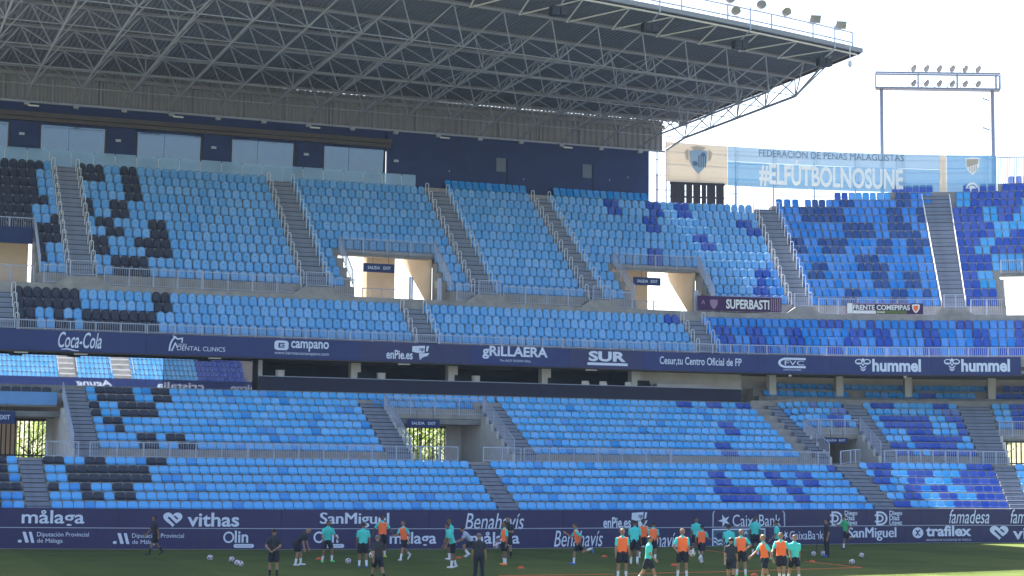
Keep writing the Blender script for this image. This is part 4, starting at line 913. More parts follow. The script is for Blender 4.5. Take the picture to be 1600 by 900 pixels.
def ringv(cx, cy, rx, ry, w, n=22, a0=0.0, a1=2 * pi, wy=None):
    v = []; f = []; full = abs(a1 - a0 - 2 * pi) < 1e-6; m = n if full else n + 1; wy = w if wy is None else wy
    for k in range(m):
        a = a0 + (a1 - a0) * k / n; v.append((cx + rx * cos(a), cy + ry * sin(a))); v.append((cx + (rx - w) * cos(a), cy + (ry - wy) * sin(a)))
    for k in range(n):
        j = (k + 1) % m; f.append((2 * k, 2 * j, 2 * j + 1, 2 * k + 1))
    return v, f
def capsule2(x0, y0, x1, y1, r, ax=1.0):
    a = atan2(y1 - y0, (x1 - x0)); o = []
    for k in range(9): t = a - pi / 2 + pi * k / 8; o.append((x1 + r * cos(t) * ax, y1 + r * sin(t)))
    for k in range(9): t = a + pi / 2 + pi * k / 8; o.append((x0 + r * cos(t) * ax, y0 + r * sin(t)))
    return o
def poly(*loops):
    v = []; f = []
    for lp in loops: f.append(tuple(range(len(v), len(v) + len(lp)))); v += lp
    return v, f
def merge(*vf):
    v = []; f = []
    for a, b_ in vf: f += [tuple(i + len(v) for i in q) for q in b_]; v += list(a)
    return v, f
def heart():
    o = []
    for k in range(40):
        t = 2 * pi * k / 40; o.append((.5 + .5 * sin(t) ** 3, .52 + (13 * cos(t) - 5 * cos(2 * t) - 2 * cos(3 * t) - cos(4 * t)) / 32))
    return poly(o)
def logo(kind):
    """list of (verts, faces, material) in a unit box"""
    if kind == '@heart': return [(*heart(), 'print'), (*poly(capsule2(.30, .58, .62, .22, .06)), 'board_navy'), (*poly(capsule2(.60, .66, .74, .52, .05)), 'board_navy')]
    if kind == '@flag': return [(*poly([(0, .55), (.02, .95), (.75, 1.0), (.72, .5), (.3, .48)], [(.80, .6), (.84, .98), (.98, .99), (.9, .6)], [(.40, .46), (.62, .48), (.52, .0), (.44, .02)], [(.58, .44), (1, .5), (.9, .28), (.70, .22), (.50, .05)]), 'print'), (*(lambda v, f: ([(.42 + x * .36, .56 + y * .34) for x, y in norm(v, .15)], f))(*text_verts('np!', .03)), 'board_navy')]
    if kind == '@star':
        o = []
        for k in range(10):
            r = .55 if k % 2 == 0 else .2; a = pi / 2 + .35 + k * pi / 5; o.append((.5 + r * cos(a), .5 + r * sin(a)))
        c = [(.5, .5)]
        return [(c + o, [(0, 1 + k, 1 + (k + 1) % 10) for k in range(10)], 'print')]
    if kind == '@end': return [(*poly([(0, 0), (0, .8), (.3, .95), (1, 1), (.45, .85), (.35, 0)]), 'print_grey')]
    if kind == '@end2': return [(*poly([(1, 0), (.65, 0), (.55, .85), (0, 1), (.7, .95), (1, .8)]), 'print_grey')]
    if kind == '@dd': return [(*ringv(.42, .5, .58, .5, .14, 14, -pi / 2, pi / 2, .13), 'print'), (*ringv(.36, .5, .34, .28, .13, 12, -pi / 2, pi / 2, .11), 'print'), (*poly([(.12, .0), (.28, .0), (.28, 1), (.12, 1)], [(.2, .87), (.45, .87), (.45, 1), (.2, 1)], [(.2, 0), (.45, 0), (.45, .13), (.2, .13)], [(0, .66), (.4, .66), (.4, .78), (0, .78)], [(0, .22), (.4, .22), (.4, .34), (0, .34)]), 'print')]
    if kind == '@dip': return [(*poly(ell(.12, .14, .12, .14), [(.26, 1), (.46, 1), (.66, .1), (.62, 0), (.46, .02)], [(.64, 1), (.82, 1), (1, 0), (.82, 0)]), 'print')]
    if kind == '@ring': return [(*ringv(.5, .5, .5, .5, .15), 'print')]
    if kind == '@pill': return [(*poly(capsule2(.1, .5, .9, .5, .5, .2)), 'print'), (*poly(capsule2(.15, .5, .85, .5, .16, .2)), 'print_grey')]
    if kind == '@x': return [(*poly(ell(.5, .5, .5, .5)), 'print'), (*poly([(.25, .25), (.38, .22), (.75, .78), (.62, .8)], [(.25, .75), (.4, .78), (.55, .55), (.47, .43)], [(.52, .45), (.75, .25), (.62, .22), (.46, .38)]), 'board_navy')]
    if kind == '@tooth': return [(*ringv(.75, .1, .75, .9, .12, 14, pi * .62, pi * 1.03, .1), 'print'), (*poly([(.25, .98), (.62, .80), (1.0, .85), (.97, .52), (.88, .52), (.9, .74), (.6, .70), (.3, .86)], [(.18, .05), (.26, 0), (.46, .42), (.58, .2), (.66, .22), (.48, .56), (.40, .50)]), 'print')]
    if kind == '@badge':
        o = []
        for cx, cy, a in ((.75, .75, 0), (.25, .75, 1), (.25, .25, 2), (.75, .25, 3)):
            for k in range(6): t = pi / 2 * a + pi / 2 * k / 5; o.append((cx + .25 * cos(t), cy + .25 * sin(t)))
        return [(*poly(o), 'print'), (*poly([(.28, .25), (.72, .25), (.72, .38), (.42, .38), (.42, .62), (.72, .62), (.72, .75), (.28, .75)]), 'fascia_navy'), (*poly([(.52, .44), (.72, .44), (.72, .56), (.52, .56)]), 'fascia_navy')]
    if kind == '@bar': return [(*poly([(0, 0), (1, 0), (1, 1), (0, 1)]), 'print')]
    if kind == '@cfvc': return [(*ringv(.30, .5, .30, .5, .09, 12, pi / 2, pi * 1.5, .2), 'print'), (*poly([(.28, .80), (1, .80), (1, 1), (.28, 1)], [(.28, 0), (1, 0), (1, .2), (.28, .2)]), 'print'), (*(lambda v, f: ([(.24 + x * .70, .27 + y * .46) for x, y in norm(v)], f))(*text_verts('FVC', 0)), 'print')]
    if kind == '@bee': return [(*ringv(.24, .74, .24, .22, .07, 16), 'print'), (*ringv(.76, .74, .24, .22, .07, 16), 'print'), (*poly(ell(.5, .90, .09, .10, 12)), 'print'), (*poly([(.06, .66), (.42, .66), (.24, .56)], [(.94, .66), (.58, .66), (.76, .56)]), 'print'), (*poly([(.30, .46), (.5, .28), (.70, .46), (.70, .36), (.5, .18), (.30, .36)], [(.33, .26), (.5, .10), (.67, .26), (.62, .08), (.5, 0), (.38, .08)], [(.40, .52), (.5, .60), (.60, .52), (.5, .40)]), 'print')]
    return []
def vgrid(f_, n): return f_
def put(parent, s, mapf, x0, x1, z0, z1, bold=0, shear=0, m='print', d=0.0):
    mp = lambda u, v, k=0: mapf(x0 + u * (x1 - x0), z0 + v * (z1 - z0), k)
    if s.startswith('@'):
        for k, (v, f, mm) in enumerate(logo(s)): place(v, f, lambda u, w: mp(u, w, k), mm, parent, 'emblem')
    else:
        if bold and 'M' in s:
            v, f = text_verts(s, 0); nv = norm(v, shear); place(nv, f, mp, m, parent)
            for q in (1, 2): place(nv + np.array((.006 * q, 0)), f, lambda u, w, q=q: mp(u, w, q * .25), m, parent)
        else:
            v, f = text_verts(s, bold); place(norm(v, shear), f, mp, m, parent)

# advertising boards
YBC = [-0.7853, -2.7151, -9.7156, -8.2173, 8.6448, 4.5631, 85.6922]
def yb(x):
    u = x / 40 - 1; r = 0.0
    for c in YBC: r = r * u + c
    return r
def bmap(x, z, k=0): return (x, yb(x) - .012 - .004 * k, z)
BLAB = {'up': ['plain city wordmark', 'white heart and lowercase wordmark', 'blackletter beer wordmark', 'brush script town name', 'wordmark and folding seat flag', 'star and bank name', 'double D emblem and three word name', 'second double D emblem and three word name', 'curly script food wordmark', 'cut off curly script wordmark'],
        'lo': ['slanted bars and province name', 'second slanted bars and province name', 'large ring wordmark', 'second large ring wordmark', 'city wordmark, first of the lower pair', 'city wordmark, second of the lower pair', 'brush script town name', 'second brush script town name', 'framed wave emblem', 'small star and bank name', 'blackletter beer wordmark', 'round x emblem and lawyers wordmark', 'white heart by the corner']}
boards = {}
for row, edges, z0, z1 in (('up', BOARD_UP, 1.125, 2.03), ('lo', BOARD_LO, GZ + .02, 1.085)):
    ed = [1.0] + list(edges) + [74.0]; boards[row] = []
    for k, (a, c) in enumerate(zip(ed[:-1], ed[1:])):
        o = empty('advertising_board', 'navy board in the %s row with %s' % ('upper' if row == 'up' else 'lower', BLAB[row][k]), 'board', 'advertising boards beside the pitch')
        n = max(2, int((c - a) / 1.2)); xs = [a + .006 + (c - a - .012) * q / n for q in range(n + 1)]
        b = MB(); b.loops([[(x, yb(x), z0), (x, yb(x) + .12, z0), (x, yb(x) + .12, z1), (x, yb(x), z1)][::-1] for x in xs]); b.build('panel', 'board_navy', o)
        if row == 'lo':
            b = MB(); b.loops([[(x, yb(x) - .02, z1 + .003), (x, yb(x) + .11, z1 + .003), (x, yb(x) + .11, z1 + .034), (x, yb(x) - .02, z1 + .034)][::-1] for x in xs]); b.build('top_trim', 'print_grey', o)
            b = MB(); b.loops([[(x, yb(x) - .10, GZ - .02), (x, yb(x) + .11, GZ - .02), (x, yb(x) + .11, GZ + .018), (x, yb(x) - .10, GZ + .018)][::-1] for x in xs]); b.build('foot_strip', 'concrete', o)
        boards[row].append((a, c, o))
# fascia panels
fas = []
FLAB = ['flowing script drinks wordmark', 'tooth emblem and clinic name', 'badge and lowercase name over a web address', 'web name and folding seat flag', 'fantasy serif grill name', 'bold underlined newspaper name', 'one line of plain sentence', 'striped outline initials', 'bee emblem and rounded wordmark', 'second bee emblem and rounded wordmark']
ed = [1.0] + FASB
for k, (a, c) in enumerate(zip(ed[:-1], ed[1:])):
    o = empty('fascia_panel', 'navy balcony fascia panel with %s' % FLAB[k], 'banner', 'navy panels of the balcony fascia')
    b = MB(); sweep(b, 'A', a + .004, c - .004, 103.76, 103.90, 10.46, 11.64)
    b.build('panel', ('fascia_navy', 'banner_navy')[k % 2] if k in (3, 4, 5) else 'fascia_navy', o); fas.append((a, c, o))
swept('fascia_foot', 'A', SL, 67.4, 103.92, 105.0, 10.40, 10.55, 'brown', upper)
def fmap(s, z, k=0): return pos('A', s, 103.74 - .004 * k, z)
for s_, txt, x0, x1, z0, z1, bold, shear in TX:
    if s_ == 'ba': continue
    L = boards[s_] if s_ in boards else fas
    par = next((o for a, c, o in L if a <= (x0 + x1) / 2 <= c), L[-1][2])
    if txt == '@wave':
        mp = lambda u, v, k=0: bmap(x0 + u * (x1 - x0), z0 + v * (z1 - z0), k)
        place(*poly([(0, 0), (1, 0), (1, 1), (0, 1)]), lambda u, v: mp(u, v, 0), 'sea_teal', par, 'emblem')
        place(*poly([(0, 0), (.02, 0), (.02, 1), (0, 1)], [(.02, .93), (1, .93), (1, 1), (.02, 1)], [(.985, .5), (1, .5), (1, .93), (.985, .93)]), lambda u, v: mp(u, v, 1), 'print', par, 'emblem')
        for q in (0.0, .16):
            wv = []; n = 16
            for k in range(n + 1): u = .03 + .22 * k / n; wv += [(u, .50 - q * 1.2 - .22 * (k / n) + .05 * sin(k * .8)), (u, .42 - q * 1.2 - .22 * (k / n) + .05 * sin(k * .8))]
            place(wv, [(2 * k, 2 * k + 2, 2 * k + 3, 2 * k + 1) for k in range(n)], lambda u, v: mp(u, v, 2), 'print', par, 'emblem')
        place(*poly(ell(.13, .62, .055, .16)), lambda u, v: mp(u, v, 2), 'board_navy', par, 'emblem')
        v, f = text_verts('TA', .03); place(norm(v), f, lambda u, w: mp(.53 + .14 * u, .68 + .2 * w, 2), 'print', par)
        continue
    if x1 > 74 or (s_ == 'fa' and x1 > 67.4): continue
    put(par, txt, bmap if s_ != 'fa' else fmap, x0, x1, z0, z1, bold, shear)
    if txt == 'Coca-Cola':
        n = 14; v = []
        for k in range(n + 1): u = k / n; v += [(.08 + u * .40, -.02 + .06 * sin(u * 5)), (.08 + u * .40, -.08 + .04 * sin(u * 5 + .4))]
        place(v, [(2 * k, 2 * k + 2, 2 * k + 3, 2 * k + 1) for k in range(n)], lambda u, w: fmap(x0 + u * (x1 - x0), z0 + w * (z1 - z0) - .06), 'print', par, 'emblem')
for s in (10.0, 13.3, 21.0, 32.6, 45.0, 56.3, 61.9):      # lamps under the fascia
    p = pos('A', s, 104.2, 10.36); ubox('tube_lamp', p, (.75 if s < 50 else .18, .14, .07 if s < 50 else .14), -ang('A', s), 'white_paint', upper)

# exit signs
def exit_sign(lab, t, s0, s1, Y, z0, z1, m='navy_wall', txt='SALIDA   EXIT'):
    o = empty('exit_sign', lab, 'sign', 'hanging exit signs')
    swept('plate', t, s0, s1, Y, Y + .05, z0, z1, m, o)
    mp = lambda x, z, k=0: pos(t, x, Y - .008, z)
    put(o, txt, mp, s0 + (s1 - s0) * .14, s1 - (s1 - s0) * .12, z0 + (z1 - z0) * .34, z1 - (z1 - z0) * .30, .01)
    for q in (.3, .8):
        s = s0 + (s1 - s0) * q; b = MB(); b.bar(pos(t, s, Y + .025, z1), pos(t, s, Y + .025, z1 + .5), .02); b.build('hanger', 'gate_dark', o)
exit_sign('navy exit sign hanging in the middle upper vomitory', 'U', 31.45, 33.52, 109.5, 16.5, 17.06)
exit_sign('navy exit sign hanging in the farther upper vomitory', 'U', 50.05, 51.35, 109.5, 16.52, 17.06)
exit_sign('dark exit sign hanging in the middle lower vomitory', 'B', 32.45, 34.5, 102.9, 6.52, 7.0)
exit_sign('dark exit sign hanging in the corner lower vomitory', 'B', 59.9, 61.6, 101.2, 5.75, 6.12)
exit_sign('dark exit sign hanging in the first lower vomitory', 'B', 7.3, 9.7, 102.9, 6.3, 7.0)
# blue beam over the first upper vomitory
swept('beam_band', 'U', SL, 11.2, 111.85, 112.0, 17.45, 18.45, 'navy_wall', upper)

# furniture seen in the dark lounge opening
for n, x in enumerate((45.5, 46.75, 48.55)):
    o = empty('lounge_chair', 'white shell chair in the dark lounge, %s of three' % nth(n + 1), 'chair', 'white chairs in the dark lounge')
    b = MB(); b.loops([[(x - .2, 106.2, 9.15), (x + .2, 106.2, 9.15), (x + .2, 106.26, 9.15), (x - .2, 106.26, 9.15)], [(x - .27, 106.25, 9.6), (x + .27, 106.25, 9.6), (x + .27, 106.31, 9.6), (x - .27, 106.31, 9.6)], [(x - .22, 106.3, 9.78), (x + .22, 106.3, 9.78), (x + .22, 106.35, 9.78), (x - .22, 106.35, 9.78)]]); fixn(b.build('backrest', 'white_paint', o))
    b = MB(); b.box(x - .22, x + .22, 105.8, 106.2, 9.08, 9.13); b.build('seat', 'white_paint', o)
    for dx, dy in ((-.18, 105.84), (.18, 105.84), (-.18, 106.16), (.18, 106.16)):
        b = MB(); b.tube((x + dx, dy, 8.62), (x + dx, dy, 9.08), .02); b.build('leg', 'gate_dark', o)
for n, x in enumerate((25.35, 31.7, 37.9)):
    b = MB(); b.tube((x, 106.0, 8.62), (x, 106.0, 9.85), .27, .27, 14); b.tube((x, 106.0, 9.85), (x, 106.0, 9.88), .29, .29, 14)
    tag(b.build('round_bin', 'plaster'), 'grey round bin standing in the dark lounge, %s from the glazing' % nth(n + 1), 'bin', 'round bins in the dark lounge')
b = MB(); b.box(50.6, 54.6, 106.3, 106.9, 8.62, 9.75); tag(b.build('counter', 'plaster'), 'pale counter behind the navy parapet', 'counter')
# ------------------------------------------------------------------ fence, big banner and mast behind the corner
fence = empty('corner_fence', 'pale bar fence with dark posts along the top of the corner', 'fence')
b = MB(); s = 53.45
while s < 72.5:
    p = pos('U', s, 122.05, 22.4); h = 3.9 if s > 53.9 else 4.0; q = .028 if s < 67 else .05
    b.obox(p + Vector((-q / 2, -q / 2, 0)), (q, 0, 0), (0, q, 0), (0, 0, h if s < 67 else 5.5)); s += .085
tag(b.build('bars', 'rail', fence), kind='stuff')
for s in (53.75, 54.12, 55.35, 56.9, 58.4, 60.0, 61.6, 63.2, 64.85, 66.95):
    b = MB(); p = pos('U', s, 122.1, 22.4); b.box(p.x - .045, p.x + .045, p.y - .045, p.y + .045, 22.4, 28.9 - max(0, (s - 54)) * .065); b.build('post', 'mast_grey', fence)
for z, m in ((25.2, 'rail'), (26.3, 'mast_grey'), (27.5, 'mast_grey'), (28.45, 'mast_grey')):
    b = MB(); ss = samples('U', 53.5, 66.95, .8)
    for a, c in zip(ss[:-1], ss[1:]): b.bar(pos('U', a, 122.1, z - (a - 54) * .03), pos('U', c, 122.1, z - (c - 54) * .03), .05)
    b.build('rail_tube', m, fence)
b = MB(); ss = samples('U', 67.0, 72.5, .8)
for a, c in zip(ss[:-1], ss[1:]): b.bar(pos('U', a, 122.05, 27.9), pos('U', c, 122.05, 27.9), .08)
b.build('rail_tube', 'rail', fence)
gate = empty('corner_gate', 'dark double gate with glass strips below the cream banner end', 'gate')
for s0, s1 in ((54.22, 54.80), (54.86, 55.10), (55.14, 55.42), (55.48, 55.66), (55.70, 56.02), (56.06, 56.36)):
    swept('gate_leaf', 'U', s0, s1, 121.6, 121.68, 22.9, 25.72, 'gate_dark', gate)
swept('gate_head', 'U', 54.2, 56.4, 121.57, 121.7, 25.6, 25.78, 'gate_dark', gate)
swept('gate_rail', 'U', 54.2, 56.4, 121.59, 121.69, 24.6, 24.72, 'gate_dark', gate)
# thin fabric lets the back light through
def fabric(name, col, clear):
    m = bpy.data.materials.new(name); m.use_nodes = True; nt = m.node_tree
    d = nt.nodes['Principled BSDF']; d.inputs['Base Color'].default_value = (*col, 1); d.inputs['Roughness'].default_value = .8; d.inputs['Specular IOR Level'].default_value = .1
    t = nt.nodes.new('ShaderNodeBsdfTranslucent'); t.inputs[0].default_value = (*col, 1)
    tr = nt.nodes.new('ShaderNodeBsdfTransparent')
    a = nt.nodes.new('ShaderNodeMixShader'); a.inputs[0].default_value = .05
    nt.links.new(d.outputs[0], a.inputs[1]); nt.links.new(t.outputs[0], a.inputs[2])
    c = nt.nodes.new('ShaderNodeMixShader'); c.inputs[0].default_value = clear
    nt.links.new(a.outputs[0], c.inputs[1]); nt.links.new(tr.outputs[0], c.inputs[2])
    nt.links.new(c.outputs[0], nt.nodes['Material Output'].inputs[0]); M[name] = m
fabric('fab_cream', (0.62, 0.50, 0.36), .05); fabric('fab_blue', (0.12, 0.30, 0.48), .09); fabric('fab_pale', (0.27, 0.40, 0.52), .08)
fabric('fab_white', (0.88, 0.86, 0.80), .02); fabric('fab_print', (0.12, 0.18, 0.27), .03); fabric('fab_gold', (0.50, 0.42, 0.32), .03)
ban = empty('fan_banner', 'long light blue and cream fan club banner on the corner fence', 'banner')
zt_ = lambda s: 28.86 - (s - 54.1) * .066; zb_ = lambda s: 25.80 - (s - 54.1) * .054
def cloth(s0, s1, v0, v1, m, d=0.0, name='cloth'):
    bb = MB(); ss = samples('U', s0, s1, .35)
    g = lambda s, v: pos('U', s, 121.78 - d + .025 * sin(s * 5.1) * (1 - v) * v * 4, zb_(s) + v * (zt_(s) - zb_(s)))
    rows_ = [v0 + (v1 - v0) * k / 4 for k in range(5)]
    bb.loops([[g(s, v) for v in rows_] for s in ss], close=False, caps=False)
    o = bb.build(name, m, ban, smooth=True); return o
cloth(54.1, 56.54, 0, 1, 'fab_cream'); cloth(56.545, 64.82, .0, .62, 'fab_blue'); cloth(56.545, 64.82, .625, 1, 'fab_pale')
cloth(64.825, 65.09, 0, 1, 'fab_cream'); cloth(65.095, 66.95, 0, 1, 'fab_blue')
bam = lambda s, z, k=0: pos('U', s, 121.70 - .006 * k, z)
for s_, txt, x0, x1, z0, z1, bold, shear in TX:
    if s_ != 'ba': continue
    if not txt.startswith('@'):
        tilt = (.30 if 'FED' in txt else .38)
        v, f = text_verts(txt, bold); place(norm(v), f, lambda u, w: bam(x0 + u * (x1 - x0), z0 + w * (z1 - z0) + tilt * (.5 - u)), 'fab_print' if 'FED' in txt else 'fab_white', ban)
    else:
        mp = lambda u, w, k=0: bam(x0 + u * (x1 - x0), z0 + w * (z1 - z0), k)
        sh = [(.05, .95), (.5, 1.0), (.95, .95), (.92, .5), (.75, .22), (.5, 0), (.25, .22), (.08, .5)]
        if txt == '@crest':
            place(*poly([(.12 + .76 * x, .08 + .8 * y) for x, y in sh]), lambda u, w: mp(u, w), 'fab_pale', ban, 'emblem')
            place(*poly([(.2, .95), (.5, 1), (.8, .95), (.65, .86), (.35, .86)], [(0, .8), (.12, .9), (.14, .5), (.04, .55)], [(1, .8), (.88, .9), (.86, .5), (.96, .55)]), lambda u, w: mp(u, w, 1), 'fab_gold', ban, 'emblem')
            place(*poly(*[[(x, .3), (x + .04, .3), (x + .04, .7), (x, .7)] for x in (.50, .58, .66, .74)], ell(.38, .42, .10, .08), ell(.68, .72, .08, .07)), lambda u, w: mp(u, w, 2), 'fab_print', ban, 'emblem')
        elif txt == '@shield':
            place(*poly(sh), lambda u, w: mp(u, w), 'fab_white', ban, 'emblem')
            place(*poly([(.12, .9), (.88, .9), (.84, .62), (.14, .45)], *[[(x, .12 + abs(.5 - x) * .6), (x + .06, .12 + abs(.44 - x) * .6), (x + .06, .42 + .2 * x), (x, .42 + .2 * x)] for x in (.30, .44, .58, .70)]), lambda u, w: mp(u, w, 1), 'fab_gold', ban, 'emblem')
        else: place(*ringv(.5, 0, .5, 1, .12, 16, 0, pi, .2), lambda u, w: mp(u, w), 'fab_white', ban, 'emblem'); place(*poly(ell(.5, .3, .28, .35)), lambda u, w: mp(u, w, 1), 'fab_white', ban, 'emblem')
def small_banner(label, s0, s1, z0, z1, base, parts):
    o = empty('fan_banner', label, 'banner'); bb = MB(); n = 24
    g = lambda s, z, k=0: pos('U', s, 107.70 - .004 * k - .03 * (1 + sin(s * 7.3) * sin(z * 3.1)) * .4, z)
    bb.loops([[g(s0 + (s1 - s0) * q / n, z0 + (z1 - z0) * w / 4) for w in range(5)] for q in range(n + 1)], close=False, caps=False)
    bb.build('cloth', base, o, smooth=True)
    fl = lambda s, z, k=0: pos('U', s, 107.64 - .005 * k, z)
    for fn in parts: fn(o, fl)
    return o
def rect(x0, x1, z0, z1, m, k=0): return lambda o, g: place(*poly([(0, 0), (1, 0), (1, 1), (0, 1)]), lambda u, w: g(x0 + u * (x1 - x0), z0 + w * (z1 - z0), k), m, o, 'patch')
def lett(s, x0, x1, z0, z1, m='white_paint', bold=.03, k=2): return lambda o, g: place(norm(text_verts(s, bold)[0]), text_verts(s, bold)[1], lambda u, w: g(x0 + u * (x1 - x0), z0 + w * (z1 - z0), k), m, o)
def shield(x0, x1, z0, z1, m, k=1): return lambda o, g: place(*poly([(.05, .95), (.5, 1.0), (.95, .95), (.92, .5), (.75, .22), (.5, 0), (.25, .22), (.08, .5)]), lambda u, w: g(x0 + u * (x1 - x0), z0 + w * (z1 - z0), k), m, o, 'emblem')
small_banner('dark purple banner with white capitals on the upper railing', 52.64, 56.63, 14.80, 15.78, 'purple',
             [shield(53.20, 53.62, 14.88, 15.55, 'violet'), lett('SUPERBASTI', 54.0, 56.05, 14.95, 15.60), lett('A', 52.80, 53.0, 15.2, 15.5, 'violet')] + [rect(56.12 + .1 * q, 56.17 + .1 * q, 14.85, 15.72, 'violet', 1) for q in range(5)])
small_banner('white and purple banner with capitals and a crest on the corner railing', 59.66, 63.15, 14.78, 15.52, 'purple',
             [rect(59.68, 59.93, 14.80, 15.50, 'white_paint', 1), rect(59.94, 61.0, 14.80, 15.01, 'white_paint', 1), rect(59.94, 62.6, 15.44, 15.51, 'violet', 1), rect(61.0, 62.4, 14.80, 15.02, 'leaf', 1), lett('FRENTE COMEPIPAS', 59.95, 62.55, 15.05, 15.40, k=3), lett('FONDO SUR', 61.05, 61.9, 14.85, 14.96, k=3), shield(62.62, 63.02, 14.84, 15.46, 'white_paint'), shield(62.70, 62.94, 14.95, 15.36, 'orange', 2)])
# floodlight mast
mast = empty('light_mast', 'grey two legged floodlight mast behind the corner banner', 'mast')
Pm = lambda s, z, dy=0: pos('U', s, 124.0 + dy, z)
for q, s in enumerate((62.77, 66.92)):
    b = MB(); b.tube(Pm(s, 0), Pm(s, 33.75 - .25 * q), .17, .14, 12); b.build('leg', 'mast_grey', mast, smooth=False)
eL, eR = Pm(62.55, 0), Pm(67.2, 0); dirm = (eR - eL).normalized(); nrm = Vector((dirm.y, -dirm.x, 0)).normalized()
Lh = (eR - eL).length
def hp(u, z, d=0): return eL + dirm * (u * Lh) + nrm * d + Vector((0, 0, z - .35 * u))
for d in (-.35, .35):
    for z in (33.85, 35.05):
        b = MB(); b.bar(hp(0, z, d), hp(1, z, d), .09, .12); b.build('head_beam', 'mast_grey', mast)
b = MB(); b.bar(hp(0, 33.80, 0), hp(1, 33.80, 0), .8, .06); b.build('platform', 'mast_grey', mast)
b = MB(); b.bar(hp(0, 34.4, -.35), hp(1, 34.4, -.35), .03, .03); b.build('mid_rail', 'mast_grey', mast)
for u in (0, .345, .66, .97, 1.0):
    for d in (-.35, .35):
        b = MB(); b.bar(hp(u, 33.85, d), hp(u, 35.05, d), .06, .06, up=(1, 0, 0)); b.build('head_post', 'mast_grey', mast)
b = MB(); lad = Pm(66.72, 0)
for k in range(26): b.bar(lad + Vector((0, 0, 24.5 + k * .34)) - dirm * .3, lad + Vector((0, 0, 24.5 + k * .34)) - dirm * .05, .02)
b.bar(lad + Vector((0, 0, 24)) - dirm * .3, lad + Vector((0, 0, 33.4)) - dirm * .3, .03, up=(1, 0, 0)); b.bar(lad + Vector((0, 0, 24)) - dirm * .05, lad + Vector((0, 0, 33.4)) - dirm * .05, .03, up=(1, 0, 0))
for k in range(4): b.bar(lad + Vector((0, 0, 26 + k * 2.3)) - dirm * .35, lad + Vector((0, 0, 25.8 + k * 2.3)) + dirm * .2, .08, .08)
b.build('ladder', 'mast_grey', mast)
for row, z in ((0, 35.55), (1, 34.42)):
    for k in range(6):
        u = .31 + k * .104
        floodlight(hp(u, z, -.45 if row else -.25), R(180 + 18) - atan2(dirm.y, dirm.x) * 0, R(-28), 'round', 'round floodlight on the mast, %s row, %s from the roof side' % (('upper', 'lower')[row], nth(k + 1)), 'floodlights on the corner mast')

# ------------------------------------------------------------------ people
POSES = {
 'stand': dict(), 'stand2': dict(L=(6, 4, 5), R=(-6, 4, 5), AL=(6, 16, 10), AR=(-4, 18, 10)),
 'behind': dict(AL=(-22, 0, 16), AR=(-22, 0, 16), FL=(.70, -.40, -.58), FR=(-.70, -.40, -.50)),
 'walk': dict(L=(24, 10, 2), R=(-20, 18, 2), AL=(-20, 14, 6), AR=(22, 22, 6), lean=4),
 'walk2': dict(L=(-20, 18, 2), R=(24, 10, 2), AL=(22, 22, 8), AR=(-20, 14, 8), lean=4),
 'bend': dict(L=(22, 22, 6), R=(14, 24, 6), AL=(10, 6, 4), AR=(4, 8, 4), lean=46),
 'crouch': dict(L=(70, 95, 10), R=(60, 100, 10), AL=(35, 30, 10), AR=(30, 40, 10), lean=40),
 'run': dict(L=(58, 78, 2), R=(-14, 16, 2), AL=(-48, 80, 8), AR=(42, 85, 8), lean=14),
 'runback': dict(L=(22, 18, 2), R=(-32, 82, 2), AL=(-45, 75, 8), AR=(40, 85, 8), lean=10),
 'stride': dict(L=(30, 12, 4), R=(-26, 30, 4), AL=(-28, 40, 10), AR=(30, 50, 10), lean=6),
 'ready': dict(L=(24, 34, 10), R=(14, 28, 10), AL=(14, 40, 20), AR=(10, 50, 20), lean=12),
 'kick': dict(L=(-4, 6, 4), R=(34, 10, 8), AL=(20, 20, 30), AR=(-20, 20, 30), lean=-4),
 'lean': dict(L=(10, 8, 5), R=(-8, 10, 5), AL=(14, 16, 8), AR=(6, 20, 8), lean=18),
 'hips': dict(L=(4, 4, 7), R=(-3, 4, 7), AL=(-12, 0, 38), AR=(-6, 10, 10), FL=(.72, .25, -.62)),
 'hold': dict(L=(3, 4, 6), R=(-3, 4, 6), AL=(-2, 12, 9), AR=(2, 0, 26), FR=(-.30, .62, -.55)),
 'hands': dict(L=(3, 4, 6), R=(-3, 4, 6), AL=(4, 0, 12), AR=(4, 0, 12), FL=(.35, .80, .10), FR=(-.35, .80, .10)),
 'arm_out': dict(L=(18, 8, 3), R=(-16, 14, 3), AL=(-28, 12, 16), AR=(32, 18, 14), lean=6),
}
